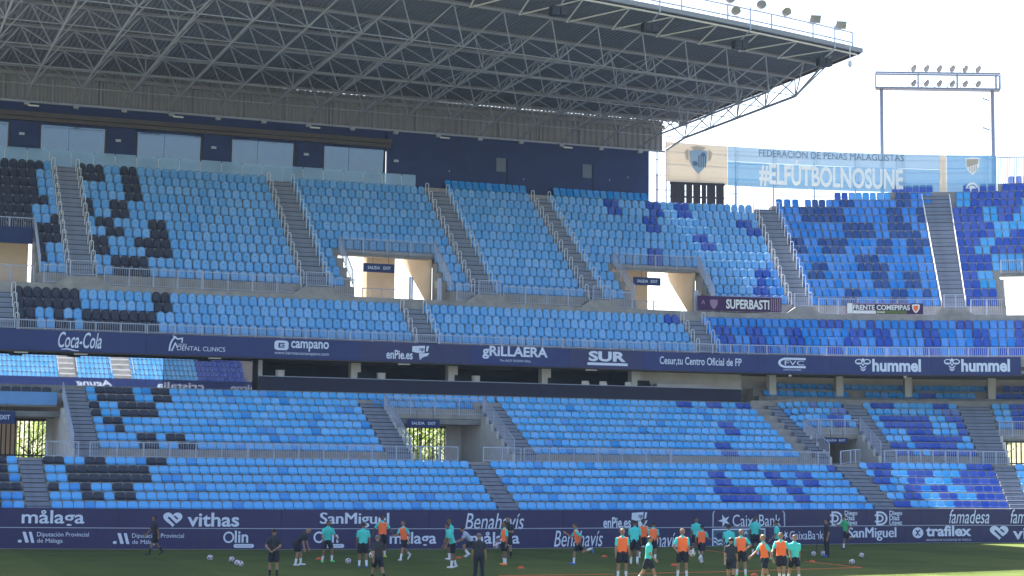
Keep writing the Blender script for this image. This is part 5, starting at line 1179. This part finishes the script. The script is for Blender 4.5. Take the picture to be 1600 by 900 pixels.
PEOPLE = [  # id, heading, pose, shirt, bib, lower, skin, hair, socks, shoes, height, label
 (1, -60, 'walk', 'dark_shirt', 0, 'shorts', 'skin_b', 'hair_dark', 'sock_black', 'shoe_dark', 1.79, 'coach in dark shirt and shorts walking in front of slanted bar emblem'),
 (2, 172, 'behind', 'dark_shirt', 0, 'shorts', 'skin_a', 'hair_dark', 'sock_black', 'shoe_dark', 1.79, 'coach in dark polo seen from behind, hands clasped behind his back'),
 (3, 80, 'bend', 'dark_shirt', 0, 'shorts', 'skin_a', None, 'sock_white', 'shoe_white', 1.80, 'bald man in dark kit bending forward with white socks'),
 (4, 30, 'ready', 'teal', 0, 'shorts', 'skin_b', 'hair_dark', 'sock_white', 'shoe_green', 1.84, 'player in teal shirt with bright green boots beside a cone'),
 (5, 185, 'stand2', 'teal', 0, 'shorts', 'skin_b', 'hair_dark', 'sock_white', 'shoe_blue', 1.84, 'player in teal shirt seen from behind, partly hidden by a coach'),
 (6, -150, 'walk', 'dark_shirt', 0, 'shorts', 'skin_a', 'hair_grey', 'sock_black', 'shoe_dark', 1.70, 'close coach in dark tee with pale sunlit hair and shorts'),
 (7, 20, 'kick', 'teal', 1, 'shorts', 'skin_c', 'hair_dark', 'sock_white', 'shoe_lime', 1.92, 'tall player in orange bib stretching a leg with lime boots'),
 (8, -40, 'stride', 'teal', 1, 'shorts', 'skin_a', 'hair_brown', 'sock_white', 'shoe_white', 1.82, 'player in orange bib striding with white boots before the lower city wordmark'),
 (9, -50, 'stand2', 'teal', 0, 'shorts', 'skin_b', 'hair_dark', 'sock_white', 'shoe_white', 1.84, 'bearded player in teal shirt standing behind a stooping teammate'),
 (10, -70, 'lean', 'teal', 0, 'shorts', 'skin_b', 'hair_dark', 'sock_white', 'shoe_white', 1.86, 'player in teal shirt stooping and looking down to his side'),
 (11, -80, 'crouch', 'grey_shirt', 0, 'shorts', 'skin_a', 'hair_dark', 'sock_white', 'shoe_white', 1.78, 'goalkeeper in pale top crouching behind a man in long trousers'),
 (12, 180, 'stand2', 'dark_shirt', 0, 'trousers', 'skin_a', 'hair_grey', 'sock_black', 'shoe_dark', 1.73, 'man in dark tee and long dark trousers seen from behind'),
 (13, -20, 'hands', 'dark_shirt', 0, 'shorts', 'skin_a', 'hair_dark', 'sock_black', 'shoe_dark', 1.88, 'man in black shirt gesturing behind a player in orange bib'),
 (14, -65, 'hold', 'teal', 1, 'shorts', 'skin_b', 'hair_dark', 'sock_white', 'shoe_orange', 1.83, 'player in orange bib with orange boots beside the brush script board'),
 (15, -85, 'runback', 'teal', 1, 'shorts', 'skin_a', 'hair_dark', 'sock_white', 'shoe_blue', 1.80, 'player in orange bib running alone with blue boots'),
 (16, 12, 'stand', 'teal', 1, 'shorts', 'skin_a', 'hair_blond', 'sock_white', 'shoe_white', 1.88, 'fair haired player in orange bib standing and facing the camera'),
 (17, 170, 'lean', 'teal', 0, 'shorts', 'skin_b', 'hair_dark', 'sock_white', 'shoe_white', 1.90, 'broad player in teal shirt seen from behind near the folding seat flag'),
 (18, 20, 'stand2', 'teal', 1, 'shorts', 'skin_c', 'hair_dark', 'sock_white', 'shoe_white', 1.80, 'curly haired player in orange bib half hidden between two teammates'),
 (19, 165, 'lean', 'teal', 1, 'shorts', 'skin_b', 'hair_dark', 'sock_white', 'shoe_green', 1.76, 'player in orange bib with his back to the camera'),
 (20, 70, 'walk', 'teal', 0, 'shorts', 'skin_a', 'hair_dark', 'sock_white', 'shoe_white', 1.74, 'close player in teal vest in profile with sunlit shoulders'),
 (21, 5, 'hold', 'teal', 1, 'shorts', 'skin_a', 'hair_blond', 'sock_white', 'shoe_white', 1.88, 'fair haired player in orange bib holding a ball at his hip'),
 (22, 5, 'stand2', 'teal', 0, 'shorts', 'skin_b', 'hair_dark', 'sock_white', 'shoe_green', 1.77, 'dark haired player in teal shirt standing close to the boards'),
 (23, 150, 'stride', 'teal', 1, 'shorts', 'skin_b', 'hair_dark', 'sock_white', 'shoe_white', 1.76, 'player in orange bib moving away beside the framed wave emblem'),
 (24, 175, 'lean', 'teal', 0, 'shorts', 'skin_b', 'hair_dark', 'sock_white', 'shoe_white', 1.75, 'player in teal shirt turned away in front of the wave emblem'),
 (25, 170, 'walk', 'dark_shirt', 0, 'shorts', 'skin_a', 'hair_dark', 'sock_black', 'shoe_dark', 1.68, 'close coach in dark tee and black shorts walking away'),
 (26, -8, 'hips', 'teal', 1, 'shorts', 'skin_a', 'hair_grey', 'sock_white', 'shoe_green', 1.82, 'player in orange bib with one hand on his hip'),
 (27, -25, 'stand2', 'teal', 0, 'shorts', 'skin_c', 'hair_dark', 'sock_white', 'shoe_blue', 1.90, 'player in teal shirt with blue boots standing before the bank name'),
 (28, -65, 'arm_out', 'teal', 1, 'shorts', 'skin_a', 'hair_blond', 'sock_white', 'shoe_white', 1.78, 'blond player in orange bib looking down with arm forward'),
 (29, -90, 'walk2', 'teal', 0, 'shorts', 'skin_b', 'hair_dark', 'sock_white', 'shoe_green', 1.84, 'player in teal shirt in profile below the bank name end'),
 (30, -20, 'arm_out', 'teal', 1, 'shorts', 'skin_a', 'hair_brown', 'sock_white', 'shoe_white', 1.83, 'dark haired player in orange bib walking beside a bearded teammate'),
 (31, 8, 'walk', 'teal', 0, 'shorts', 'skin_a', 'hair_brown', 'sock_white', 'shoe_white', 1.77, 'bearded player in teal shirt walking towards the camera'),
 (32, -75, 'stand', 'dark_shirt', 0, 'trousers', 'skin_a', 'hair_dark', 'sock_black', 'shoe_blue', 1.80, 'man in dark clothes and long trousers beside two balls'),
 (33, -75, 'runback', 'green_shirt', 0, 'shorts', 'skin_b', 'hair_dark', 'sock_white', 'shoe_dark', 1.82, 'player in green shirt running past the double D emblem'),
]
def tilt(pitch, abd=0, sx=1):
    p, a = R(pitch), R(abd); return Vector((sx * sin(a), sin(p) * cos(a), -cos(p) * cos(a)))
def capsule(mb, a, c, ra, rb, n=9):
    a = Vector(a); c = Vector(c); d = c - a; L = d.length
    d = d / L if L > 1e-6 else Vector((0, 0, 1)); e = d.orthogonal().normalized(); g = d.cross(e); lp = []
    for t in (-.98, -.7, -.3): lp.append((a + d * ra * t, ra * sqrt(1 - t * t)))
    lp.append((a, ra)); lp.append((c, rb))
    for t in (.3, .7, .98): lp.append((c + d * rb * t, rb * sqrt(1 - t * t)))
    mb.loops([[p + e * (r * cos(2 * pi * k / n)) + g * (r * sin(2 * pi * k / n)) for k in range(n)] for p, r in lp])
built = []
for (pid, hd, pose, shirt, bib, lower_, skin, hair, sock, shoe, H, lab) in PEOPLE:
    P = dict(L=(2, 3, 5), R=(-2, 3, 5), AL=(2, 14, 9), AR=(-2, 14, 9), lean=0, FL=None, FR=None); P.update(POSES[pose])
    mb = MB(); LB = []         # label capsules: a,b,ra,rb,material
    def cap(a, c, ra, rb, m, mesh=True):
        if mesh: capsule(mb, a, c, ra, rb)
        LB.append((Vector(a), Vector(c), ra, rb, m))
    ln = R(P['lean']); up = Vector((0, sin(ln), cos(ln))); fw = Vector((0, cos(ln), -sin(ln))); rt = Vector((1, 0, 0))
    pel = Vector((0, 0, .93)); tm = 'bib' if bib else shirt
    rings = [(-.10, .165, .115), (-.06, .185, .128), (.06, .175, .122), (.20, .172, .115), (.34, .192, .122), (.45, .200, .120), (.52, .165, .100), (.565, .085, .075), (.59, .06, .06)]
    mb.loops([[pel + up * h + rt * (w * cos(2 * pi * k / 14)) + fw * (d * sin(2 * pi * k / 14)) for k in range(14)] for h, w, d in rings])
    for sx in (-1, 0, 1):
        LB.append((pel + up * -.02 + rt * sx * .075, pel + up * .46 + rt * sx * .085, .11, .11, tm))
    LB.append((pel + up * .52, pel + up * .54, .10, .09, shirt))
    neck = pel + up * .56; hu = (up * .75 + Vector((0, .0, .25))).normalized(); hf = Vector((0, hu.z, -hu.y))
    hc = neck + hu * .155 + hf * .015
    cap(neck - up * .03, neck + hu * .09, .058, .054, skin)
    cap(hc + hu * .025 - hf * .012, hc + hu * .03 + hf * .01, .088, .086, skin); cap(hc - hu * .05 + hf * .02, hc - hu * .062 + hf * .035, .066, .05, skin)
    cap(hc + hf * .092 + hu * .012, hc + hf * .106 - hu * .018, .013, .017, skin)
    for sx in (-1, 1): cap(hc + rt * sx * .086 - hf * .005 + hu * .018, hc + rt * sx * .088 - hf * .01 - hu * .02, .018, .014, skin)
    ends = []
    for sx, leg in ((-1, P['L']), (1, P['R'])):
        hip = pel + Vector((sx * .092, 0, -.02)); kn = hip + tilt(leg[0], leg[2], sx) * .43; sp = leg[0] - leg[1]
        an = kn + tilt(sp, leg[2] * .4, sx) * .41; fp = R(sp if abs(sp) > 14 else 0)
        toe = an + Vector((sx * .03, cos(fp) * .17, sin(fp) * .17 if sp < 0 else 0)) - Vector((0, 0, .035))
        heel = an - Vector((0, cos(fp) * .045, sin(fp) * .045)) - Vector((0, 0, .032))
        if lower_ == 'shorts':
            hem = hip + (kn - hip) * .60
            cap(hip + Vector((0, 0, .02)), hem, .106, .112, 'shorts'); cap(hip + (kn - hip) * .5, kn, .080, .060, skin); cap(kn, kn + (an - kn) * .42, .056, .056, skin)
            cap(kn + (an - kn) * .48, an, .053, .043, sock)
        else:
            cap(hip + Vector((0, 0, .02)), kn, .105, .082, 'shorts'); cap(kn, an + (an - kn) * .02, .08, .072, 'shorts')
        cap(heel, toe, .043, .036, shoe); ends += [heel.z - .043, toe.z - .036]
    LB.append((pel - up * .08, pel - up * .04, .15, .14, 'shorts')); cap(pel + Vector((-.05, 0, -.03)), pel + Vector((.05, 0, -.03)), .125, .125, 'shorts')
    for sx, arm, fo in ((-1, P['AL'], P['FL']), (1, P['AR'], P['FR'])):
        sh = pel + up * .47 + rt * sx * .185; el = sh + tilt(arm[0], arm[2], sx) * .29
        fd = Vector(fo).normalized() if fo else tilt(arm[0] + arm[1], arm[2] * .5, sx)
        wr = el + fd * .25
        cap(sh, sh + (el - sh) * .62, .068, .064, shirt); cap(sh + (el - sh) * .55, el, .050, .043, skin); cap(el, wr, .044, .030, skin)
        sd = fd.cross(Vector((0, 1, 0)));  sd = (sd if sd.length > .2 else fd.cross(Vector((1, 0, 0)))).normalized()
        sd = (sd.cross(fd)).normalized()
        pm = wr + fd * .075; cu = (fd * .9 + fd.cross(sd) * .25 * -sx).normalized()
        cap(wr - sd * .014, pm - sd * .016, .026, .024, skin); cap(wr + sd * .014, pm + sd * .016, .026, .024, skin)
        for q, ln_ in ((-1.5, .066), (-.5, .08), (.5, .084), (1.5, .074)):
            k0 = pm + sd * (q * .0205); k1 = k0 + fd * ln_ * .55; cap(k0, k1, .011, .0105, skin); cap(k1, k1 + cu * ln_ * .5, .0105, .009, skin)
        cap(wr + fd * .02 + sd * .026, wr + fd * .065 + sd * .055, .014, .011, skin); cap(wr + fd * .065 + sd * .055, wr + fd * .10 + sd * .058, .011, .010, skin)
    me = mb.mesh('person_soup', 'skin_a'); o = bpy.data.objects.new('person', me); link(o)
    md = o.modifiers.new('r', 'REMESH'); md.mode = 'VOXEL'; md.voxel_size = .0155
    built.append((o, LB, min(ends), hc, hu, hf, pid, hd, skin, hair, H, lab))
dg = bpy.context.evaluated_depsgraph_get()
CF = Vector((sin(TH), cos(TH), 0)); CR = Vector((cos(TH), -sin(TH), 0))
for o, LB, zmin, hc, hu, hf, pid, hd, skin, hair, H, lab in built:
    me = bpy.data.meshes.new_from_object(o.evaluated_get(dg)); old = o.data; o.modifiers.clear(); o.data = me; bpy.data.meshes.remove(old)
    me.name = 'person'; names = []
    for L in LB:
        if L[4] not in names: names.append(L[4])
    names += ['eye', 'lip']
    me.materials.clear()
    for n in names: me.materials.append(M[n])
    nf = len(me.polygons); cc = np.empty(nf * 3); me.polygons.foreach_get('center', cc); cc = cc.reshape(-1, 3)
    best = np.full(nf, 1e9); idx = np.zeros(nf, int)
    for a, c, ra, rb, m in LB:
        a_ = np.array(a); d = np.array(c) - a_; dd = max(1e-9, d @ d); t = np.clip(((cc - a_) @ d) / dd, 0, 1)
        r = np.linalg.norm(cc - a_ - t[:, None] * d, axis=1) - (ra + (rb - ra) * t)
        w = r < best; best[w] = r[w]; idx[w] = names.index(m)
    for sx in (-1, 1):
        e = np.array(hc + Vector((sx * .034, 0, 0)) + hf * .088 + hu * .02); idx[np.linalg.norm(cc - e, axis=1) < .015] = names.index('eye')
    e = np.array(hc + hf * .085 - hu * .055); q = cc - e; idx[(np.abs(q[:, 0]) < .026) & (np.abs(q @ np.array(hu)) < .010) & (np.linalg.norm(q, axis=1) < .045)] = names.index('lip')
    me.polygons.foreach_set('material_index', idx.astype(np.int32)); me.polygons.foreach_set('use_smooth', [True] * nf); me.update()
    x, y, _ = PPL[pid]; k = H / 1.80
    f = -CF * cos(R(hd)) + CR * sin(R(hd))
    o.rotation_euler = (0, 0, atan2(-f.x, f.y)); o.scale = (k, k, k); o.location = (x, y, GZ - zmin * k)
    tag(o, lab, 'person', 'players and coaches training on the pitch')
    if hair:
        hbm = MB(); n, mrow = 14, 9; rg = random.Random(pid); c0 = hc + hu * .034 - hf * .014; cur = pid in (18, 28)
        lp = []
        for a in range(1, mrow):
            th = pi * .66 * a / mrow; ring = []
            for q in range(n):
                ph = 2 * pi * q / n; dv = hu * cos(th) + (hf * cos(ph) * -1 + Vector((1, 0, 0)) * sin(ph)) * sin(th)
                ext = .094 + (.012 if cur else .004) + rg.uniform(-.004, .007 if not cur else .014)
                fr = cos(ph) * sin(th)         # back positive
                if fr < -.35 and th > pi * .33: ext -= .035 * min(1, (th - pi * .33) * 3)
                ring.append(c0 + dv * ext)
            lp.append(ring)
        hbm.loops(lp)
        ho = fixn(hbm.build('hair', hair, o, smooth=True))
# ------------------------------------------------------------------ balls, cones, tape
bmx = bmesh.new(); bmesh.ops.create_icosphere(bmx, subdivisions=3, radius=.11)
icov = [Vector(v) for v in [(0, 1, 1.618), (0, -1, 1.618), (0, 1, -1.618), (0, -1, -1.618), (1, 1.618, 0), (-1, 1.618, 0), (1, -1.618, 0), (-1, -1.618, 0), (1.618, 0, 1), (-1.618, 0, 1), (1.618, 0, -1), (-1.618, 0, -1)]]
bme = bpy.data.meshes.new('ball'); 
for f in bmx.faces:
    d = max(f.calc_center_median().normalized().dot(v.normalized()) for v in icov); f.material_index = 1 if d > .955 else 0; f.smooth = True
bmx.to_mesh(bme); bmx.free(); bme.materials.append(M['ball_white']); bme.materials.append(M['ball_dark'])
BLB = ['lone ball lying in front of the ring wordmark board', 'ball at the upper end of a trio on the grass', 'middle ball of a trio on the grass', 'ball at the lower end of a trio on the grass', 'ball lying between cone and teal player seen from behind',
       'ball a step away from the feet of the man in long trousers', 'ball touching the feet of the man in long trousers', 'far ball lying apart under the blackletter board', 'ball lying nearest to the end of the orange tape']
def ball(p, lab, k):
    o = bpy.data.objects.new('football', bme); o.location = p; o.rotation_euler = (k * 1.3, k * .7, k * 2.1); o.scale = (1.15,) * 3; link(o)
    tag(o, lab, 'ball', 'footballs on the training pitch')
for k, (x, y) in enumerate(BALL): ball((x, y, GZ + .1265), BLB[k], k)
x, y, _ = PPL[14]; ball(Vector((x, y, GZ + .82)) - CR * .36 - CF * .25, 'ball held low beside the player with orange boots', 11)
x, y, _ = PPL[21]; ball(Vector((x, y, GZ + .95)) + CR * .34 - CF * .22, 'ball held at the hip of the fair haired player', 12)
x, y, _ = PPL[6]; ball(Vector((x, y, GZ + .95)) - CR * .22 + CF * .35, 'ball carried in front of the close coach', 13)
cone = MB(); n = 16
cone.loops([[(r * cos(2 * pi * k / n), r * sin(2 * pi * k / n), z) for k in range(n)] for r, z in ((.19, 0), (.185, .012), (.12, .09), (.05, .115), (.045, .10), (.10, .05))])
cme = cone.mesh('cone', 'cone_red', True)
CLB = ['beside the bright green boots', 'beside the stooping teal player', 'nearest to the camera under the brush script board', 'under the folding seat flag', 'beside the ball holding player', 'between the blond player and the hand on hip player', 'at the start of the orange tape']
for k, (x, y) in enumerate(CONE):
    o = bpy.data.objects.new('marker_cone', cme); o.location = (x, y, GZ + .002); o.scale = (.8, .8, .8); link(o); tag(o, 'flat orange marker cone %s' % CLB[k], 'cone', 'orange marker cones')
TLB = ['in front of the fair haired player', 'behind the close players', 'by the wave emblem', 'running out to the tape corner', 'running back from the tape corner']
for k, seg in enumerate(TAPE):
    b = MB()
    for (xa, ya), (xb_, yb_) in zip(seg[:-1], seg[1:]): b.bar((xa, ya, GZ + .012), (xb_, yb_, GZ + .012), .06, .012)
    tag(b.build('marking_tape', 'orange'), 'strip of orange marking tape on the grass %s' % TLB[k], 'tape', 'orange marking tapes')
b = MB(); b.tube((47.0, 80.0, GZ), (47.0, 80.0, GZ + .85), .02); b.tube((47.0, 80.0, GZ), (47.0, 80.0, GZ + .03), .12, .1, 10)
tag(b.build('training_pole', 'gate_dark'), 'thin dark training pole standing by the green shirted runner', 'pole')

# ------------------------------------------------------------------ trees outside, seen through the openings
def leaf_mat(name, col):
    m = mat(name, col, .55, .3, island=.35); nt = m.node_tree; p = nt.nodes['Principled BSDF']
    t = nt.nodes.new('ShaderNodeBsdfTranslucent'); src = p.inputs['Base Color'].links[0].from_socket
    g = nt.nodes.new('ShaderNodeHueSaturation'); g.inputs['Value'].default_value = 1.6; nt.links.new(src, g.inputs['Color']); nt.links.new(g.outputs[0], t.inputs[0])
    x = nt.nodes.new('ShaderNodeMixShader'); x.inputs[0].default_value = .45
    nt.links.new(p.outputs[0], x.inputs[1]); nt.links.new(t.outputs[0], x.inputs[2]); nt.links.new(x.outputs[0], nt.nodes['Material Output'].inputs[0])
leaf_mat('foliage', (0.10, 0.15, 0.025)); leaf_mat('foliage_dark', (0.045, 0.07, 0.03))
def tree(x, y, h, r, lab, seed, m='foliage', n=2600, conic=False, z0=0.0):
    rg = random.Random(seed); e = empty('tree', lab, 'tree', 'trees behind the stand'); b = MB()
    b.tube((x, y, z0), (x + .1, y, z0 + h * .45), .22, .15, 8); b.tube((x + .1, y, z0 + h * .45), (x, y, z0 + h * .85), .15, .05, 8)
    for k in range(7):
        a = rg.uniform(0, 6.28); zz = z0 + h * rg.uniform(.35, .7); b.tube((x + .05, y, zz), (x + r * .6 * cos(a), y + r * .6 * sin(a), zz + h * .14), .07, .02, 5)
    b.build('trunk', 'bark', e)
    v = []; f = []
    cl = [(rg.uniform(-1, 1), rg.uniform(-1, 1), rg.uniform(-1, 1)) for _ in range(26)]
    for k in range(n):
        cx, cy, cz = cl[rg.randrange(26)]; q = sqrt(cx * cx + cy * cy + cz * cz) or 1; cx, cy, cz = (w / max(1, q) for w in (cx, cy, cz))
        px = cx * .8 + rg.gauss(0, .2); py = cy * .8 + rg.gauss(0, .2); pz = cz * .8 + rg.gauss(0, .2)
        tp = 1.0 if not conic else max(.15, .9 - .75 * (pz + 1) / 2)
        c = Vector((x + px * r * tp, y + py * r * tp, z0 + h * .62 + pz * h * .38)); a = Vector((rg.gauss(0, 1), rg.gauss(0, 1), rg.gauss(0, 1))).normalized(); d = a.orthogonal().normalized(); s = rg.uniform(.09, .2)
        g = a.cross(d); i0 = len(v); v += [tuple(c - d * s), tuple(c + g * s * .5), tuple(c + d * s), tuple(c - g * s * .5)]; f.append((i0, i0 + 1, i0 + 2, i0 + 3))
    me = bpy.data.meshes.new('crown'); me.from_pydata(v, [], f); me.materials.append(M[m]); me.update(); link(bpy.data.objects.new('crown', me), e)
tree(37.5, 125, 8.6, 3.0, 'bright green tree seen through the middle lower gate', 1); tree(41.0, 127, 9.0, 3.2, 'leafy tree seen past the edge of the middle lower gate', 2)
tree(12.8, 126, 8.5, 2.8, 'bright green tree seen through the first lower gate', 3); tree(71.0, 128, 9.0, 3.0, 'leafy tree seen through the corner lower gate', 4)
tree(86.0, 126, 9.0, 3.0, 'leafy tree seen through the last lower gate', 5)
for k, (x, y, h, r, c) in enumerate(((68.5, 152, 18.3, 2.2, False), (71.2, 153, 18.8, 2.4, False), (74.2, 152, 18.2, 2.0, False))):
    tree(x, y, h, r, 'distant dark tree top in the farther upper opening, %s of three' % nth(k + 1), 20 + k, 'foliage_dark', 1500, c)
for k, (x, y, h, r, c) in enumerate(((98.5, 146, 19.0, 3.2, False), (103.5, 147, 20.0, 1.3, True), (106.5, 149, 19.2, 3.0, False))):
    tree(x, y, h, r, 'distant dark tree in the corner upper opening, %s of three' % nth(k + 1), 30 + k, 'foliage_dark', 1800, c)

# ------------------------------------------------------------------ the stand on the camera side, seen mirrored in the lounge glass
opp = empty('opposite_stand', 'sunlit stand behind the camera mirrored in the lounge glazing', 'grandstand')
b = MB()
for i in range(12): b.box(-30, 80, -4.2 - .9 * (i + 1), -4.2 - .9 * i, 0, 1.2 + .44 * i)
for i in range(14): b.box(-30, 80, -16 - .9 * (i + 1), -16 - .9 * i, 10.4, 11.7 + .68 * i)
b.box(-30, 80, -15.9, -15.0, 9.0, 10.4); b.box(-30, 80, -40, -28.6, 0, 24); b.build('terraces', 'concrete', opp)
b = MB(); b.box(-30, 80, -15.9, -15.75, 10.4, 11.9); b.build('fascia', 'fascia_navy', opp)
v0, f0, _ = SEATM['U']; v = []; f = []; mi = []; rg = random.Random(9)
for i in range(14):
    x = 5.0
    while x < 70:
        if not (26.5 < x < 28.6 or 33.0 < x < 35.6 or 50 < x < 52):
            k = len(v); y = -16.45 - .9 * i; z = 11.7 + .68 * i
            v += [(x - a, y - c, z + d) for a, c, d in v0]; f += [tuple(k + q for q in g) for g in f0]; mi += [(1 if x > 44 else 0)] * len(f0)
        x += .56
me = bpy.data.meshes.new('seat_rows'); me.from_pydata(v, [], f); me.materials.append(M['seat_k']); me.materials.append(M['seat_r']); me.polygons.foreach_set('material_index', mi); me.update()
tag(link(bpy.data.objects.new('seat_rows', me), opp), kind='stuff')
om = lambda x, z, k=0: (-x, -15.74, z)
put(opp, 'cristalia', om, -44.5, -38.5, 10.7, 11.6, .02); put(opp, 'Agung', om, -33.0, -28.5, 10.7, 11.6, .02, .2); put(opp, 'Halcon', om, -52, -48, 10.7, 11.5, .01)
for x in (26.4, 28.7, 32.9, 35.7):
    b = MB(); b.bar((x, -16, 12.6), (x, -28.5, 22.2), .08); b.build('stair_rail', 'rail_white', opp)
b = MB()
for i in range(14): b.box(26.6, 28.5, -16 - .9 * (i + 1), -16.0 - .9 * i + .002, 11.6 + .68 * i, 11.72 + .68 * i); b.box(33.1, 35.5, -16 - .9 * (i + 1), -16.0 - .9 * i + .002, 11.6 + .68 * i, 11.72 + .68 * i)
b.build('stair_flights', 'white_paint', opp)

# ------------------------------------------------------------------ thin volume added to lift the blacks, standing in for lens glare
b = MB(); b.box(-35, 115, -45, 160, -1.2, 37.5)
hz = b.build('glare_haze', 'white_paint'); hm = bpy.data.materials.new('glare_haze'); hm.use_nodes = True; nt = hm.node_tree; nt.nodes.clear()
vo = nt.nodes.new('ShaderNodeVolumePrincipled'); vo.inputs['Density'].default_value = 0.000105; vo.inputs['Color'].default_value = (0.52, 0.72, 1.0, 1); vo.inputs['Anisotropy'].default_value = 0.0
mo = nt.nodes.new('ShaderNodeOutputMaterial'); nt.links.new(vo.outputs[0], mo.inputs['Volume'])
hz.data.materials.clear(); hz.data.materials.append(hm); tag(hz, kind='stuff')
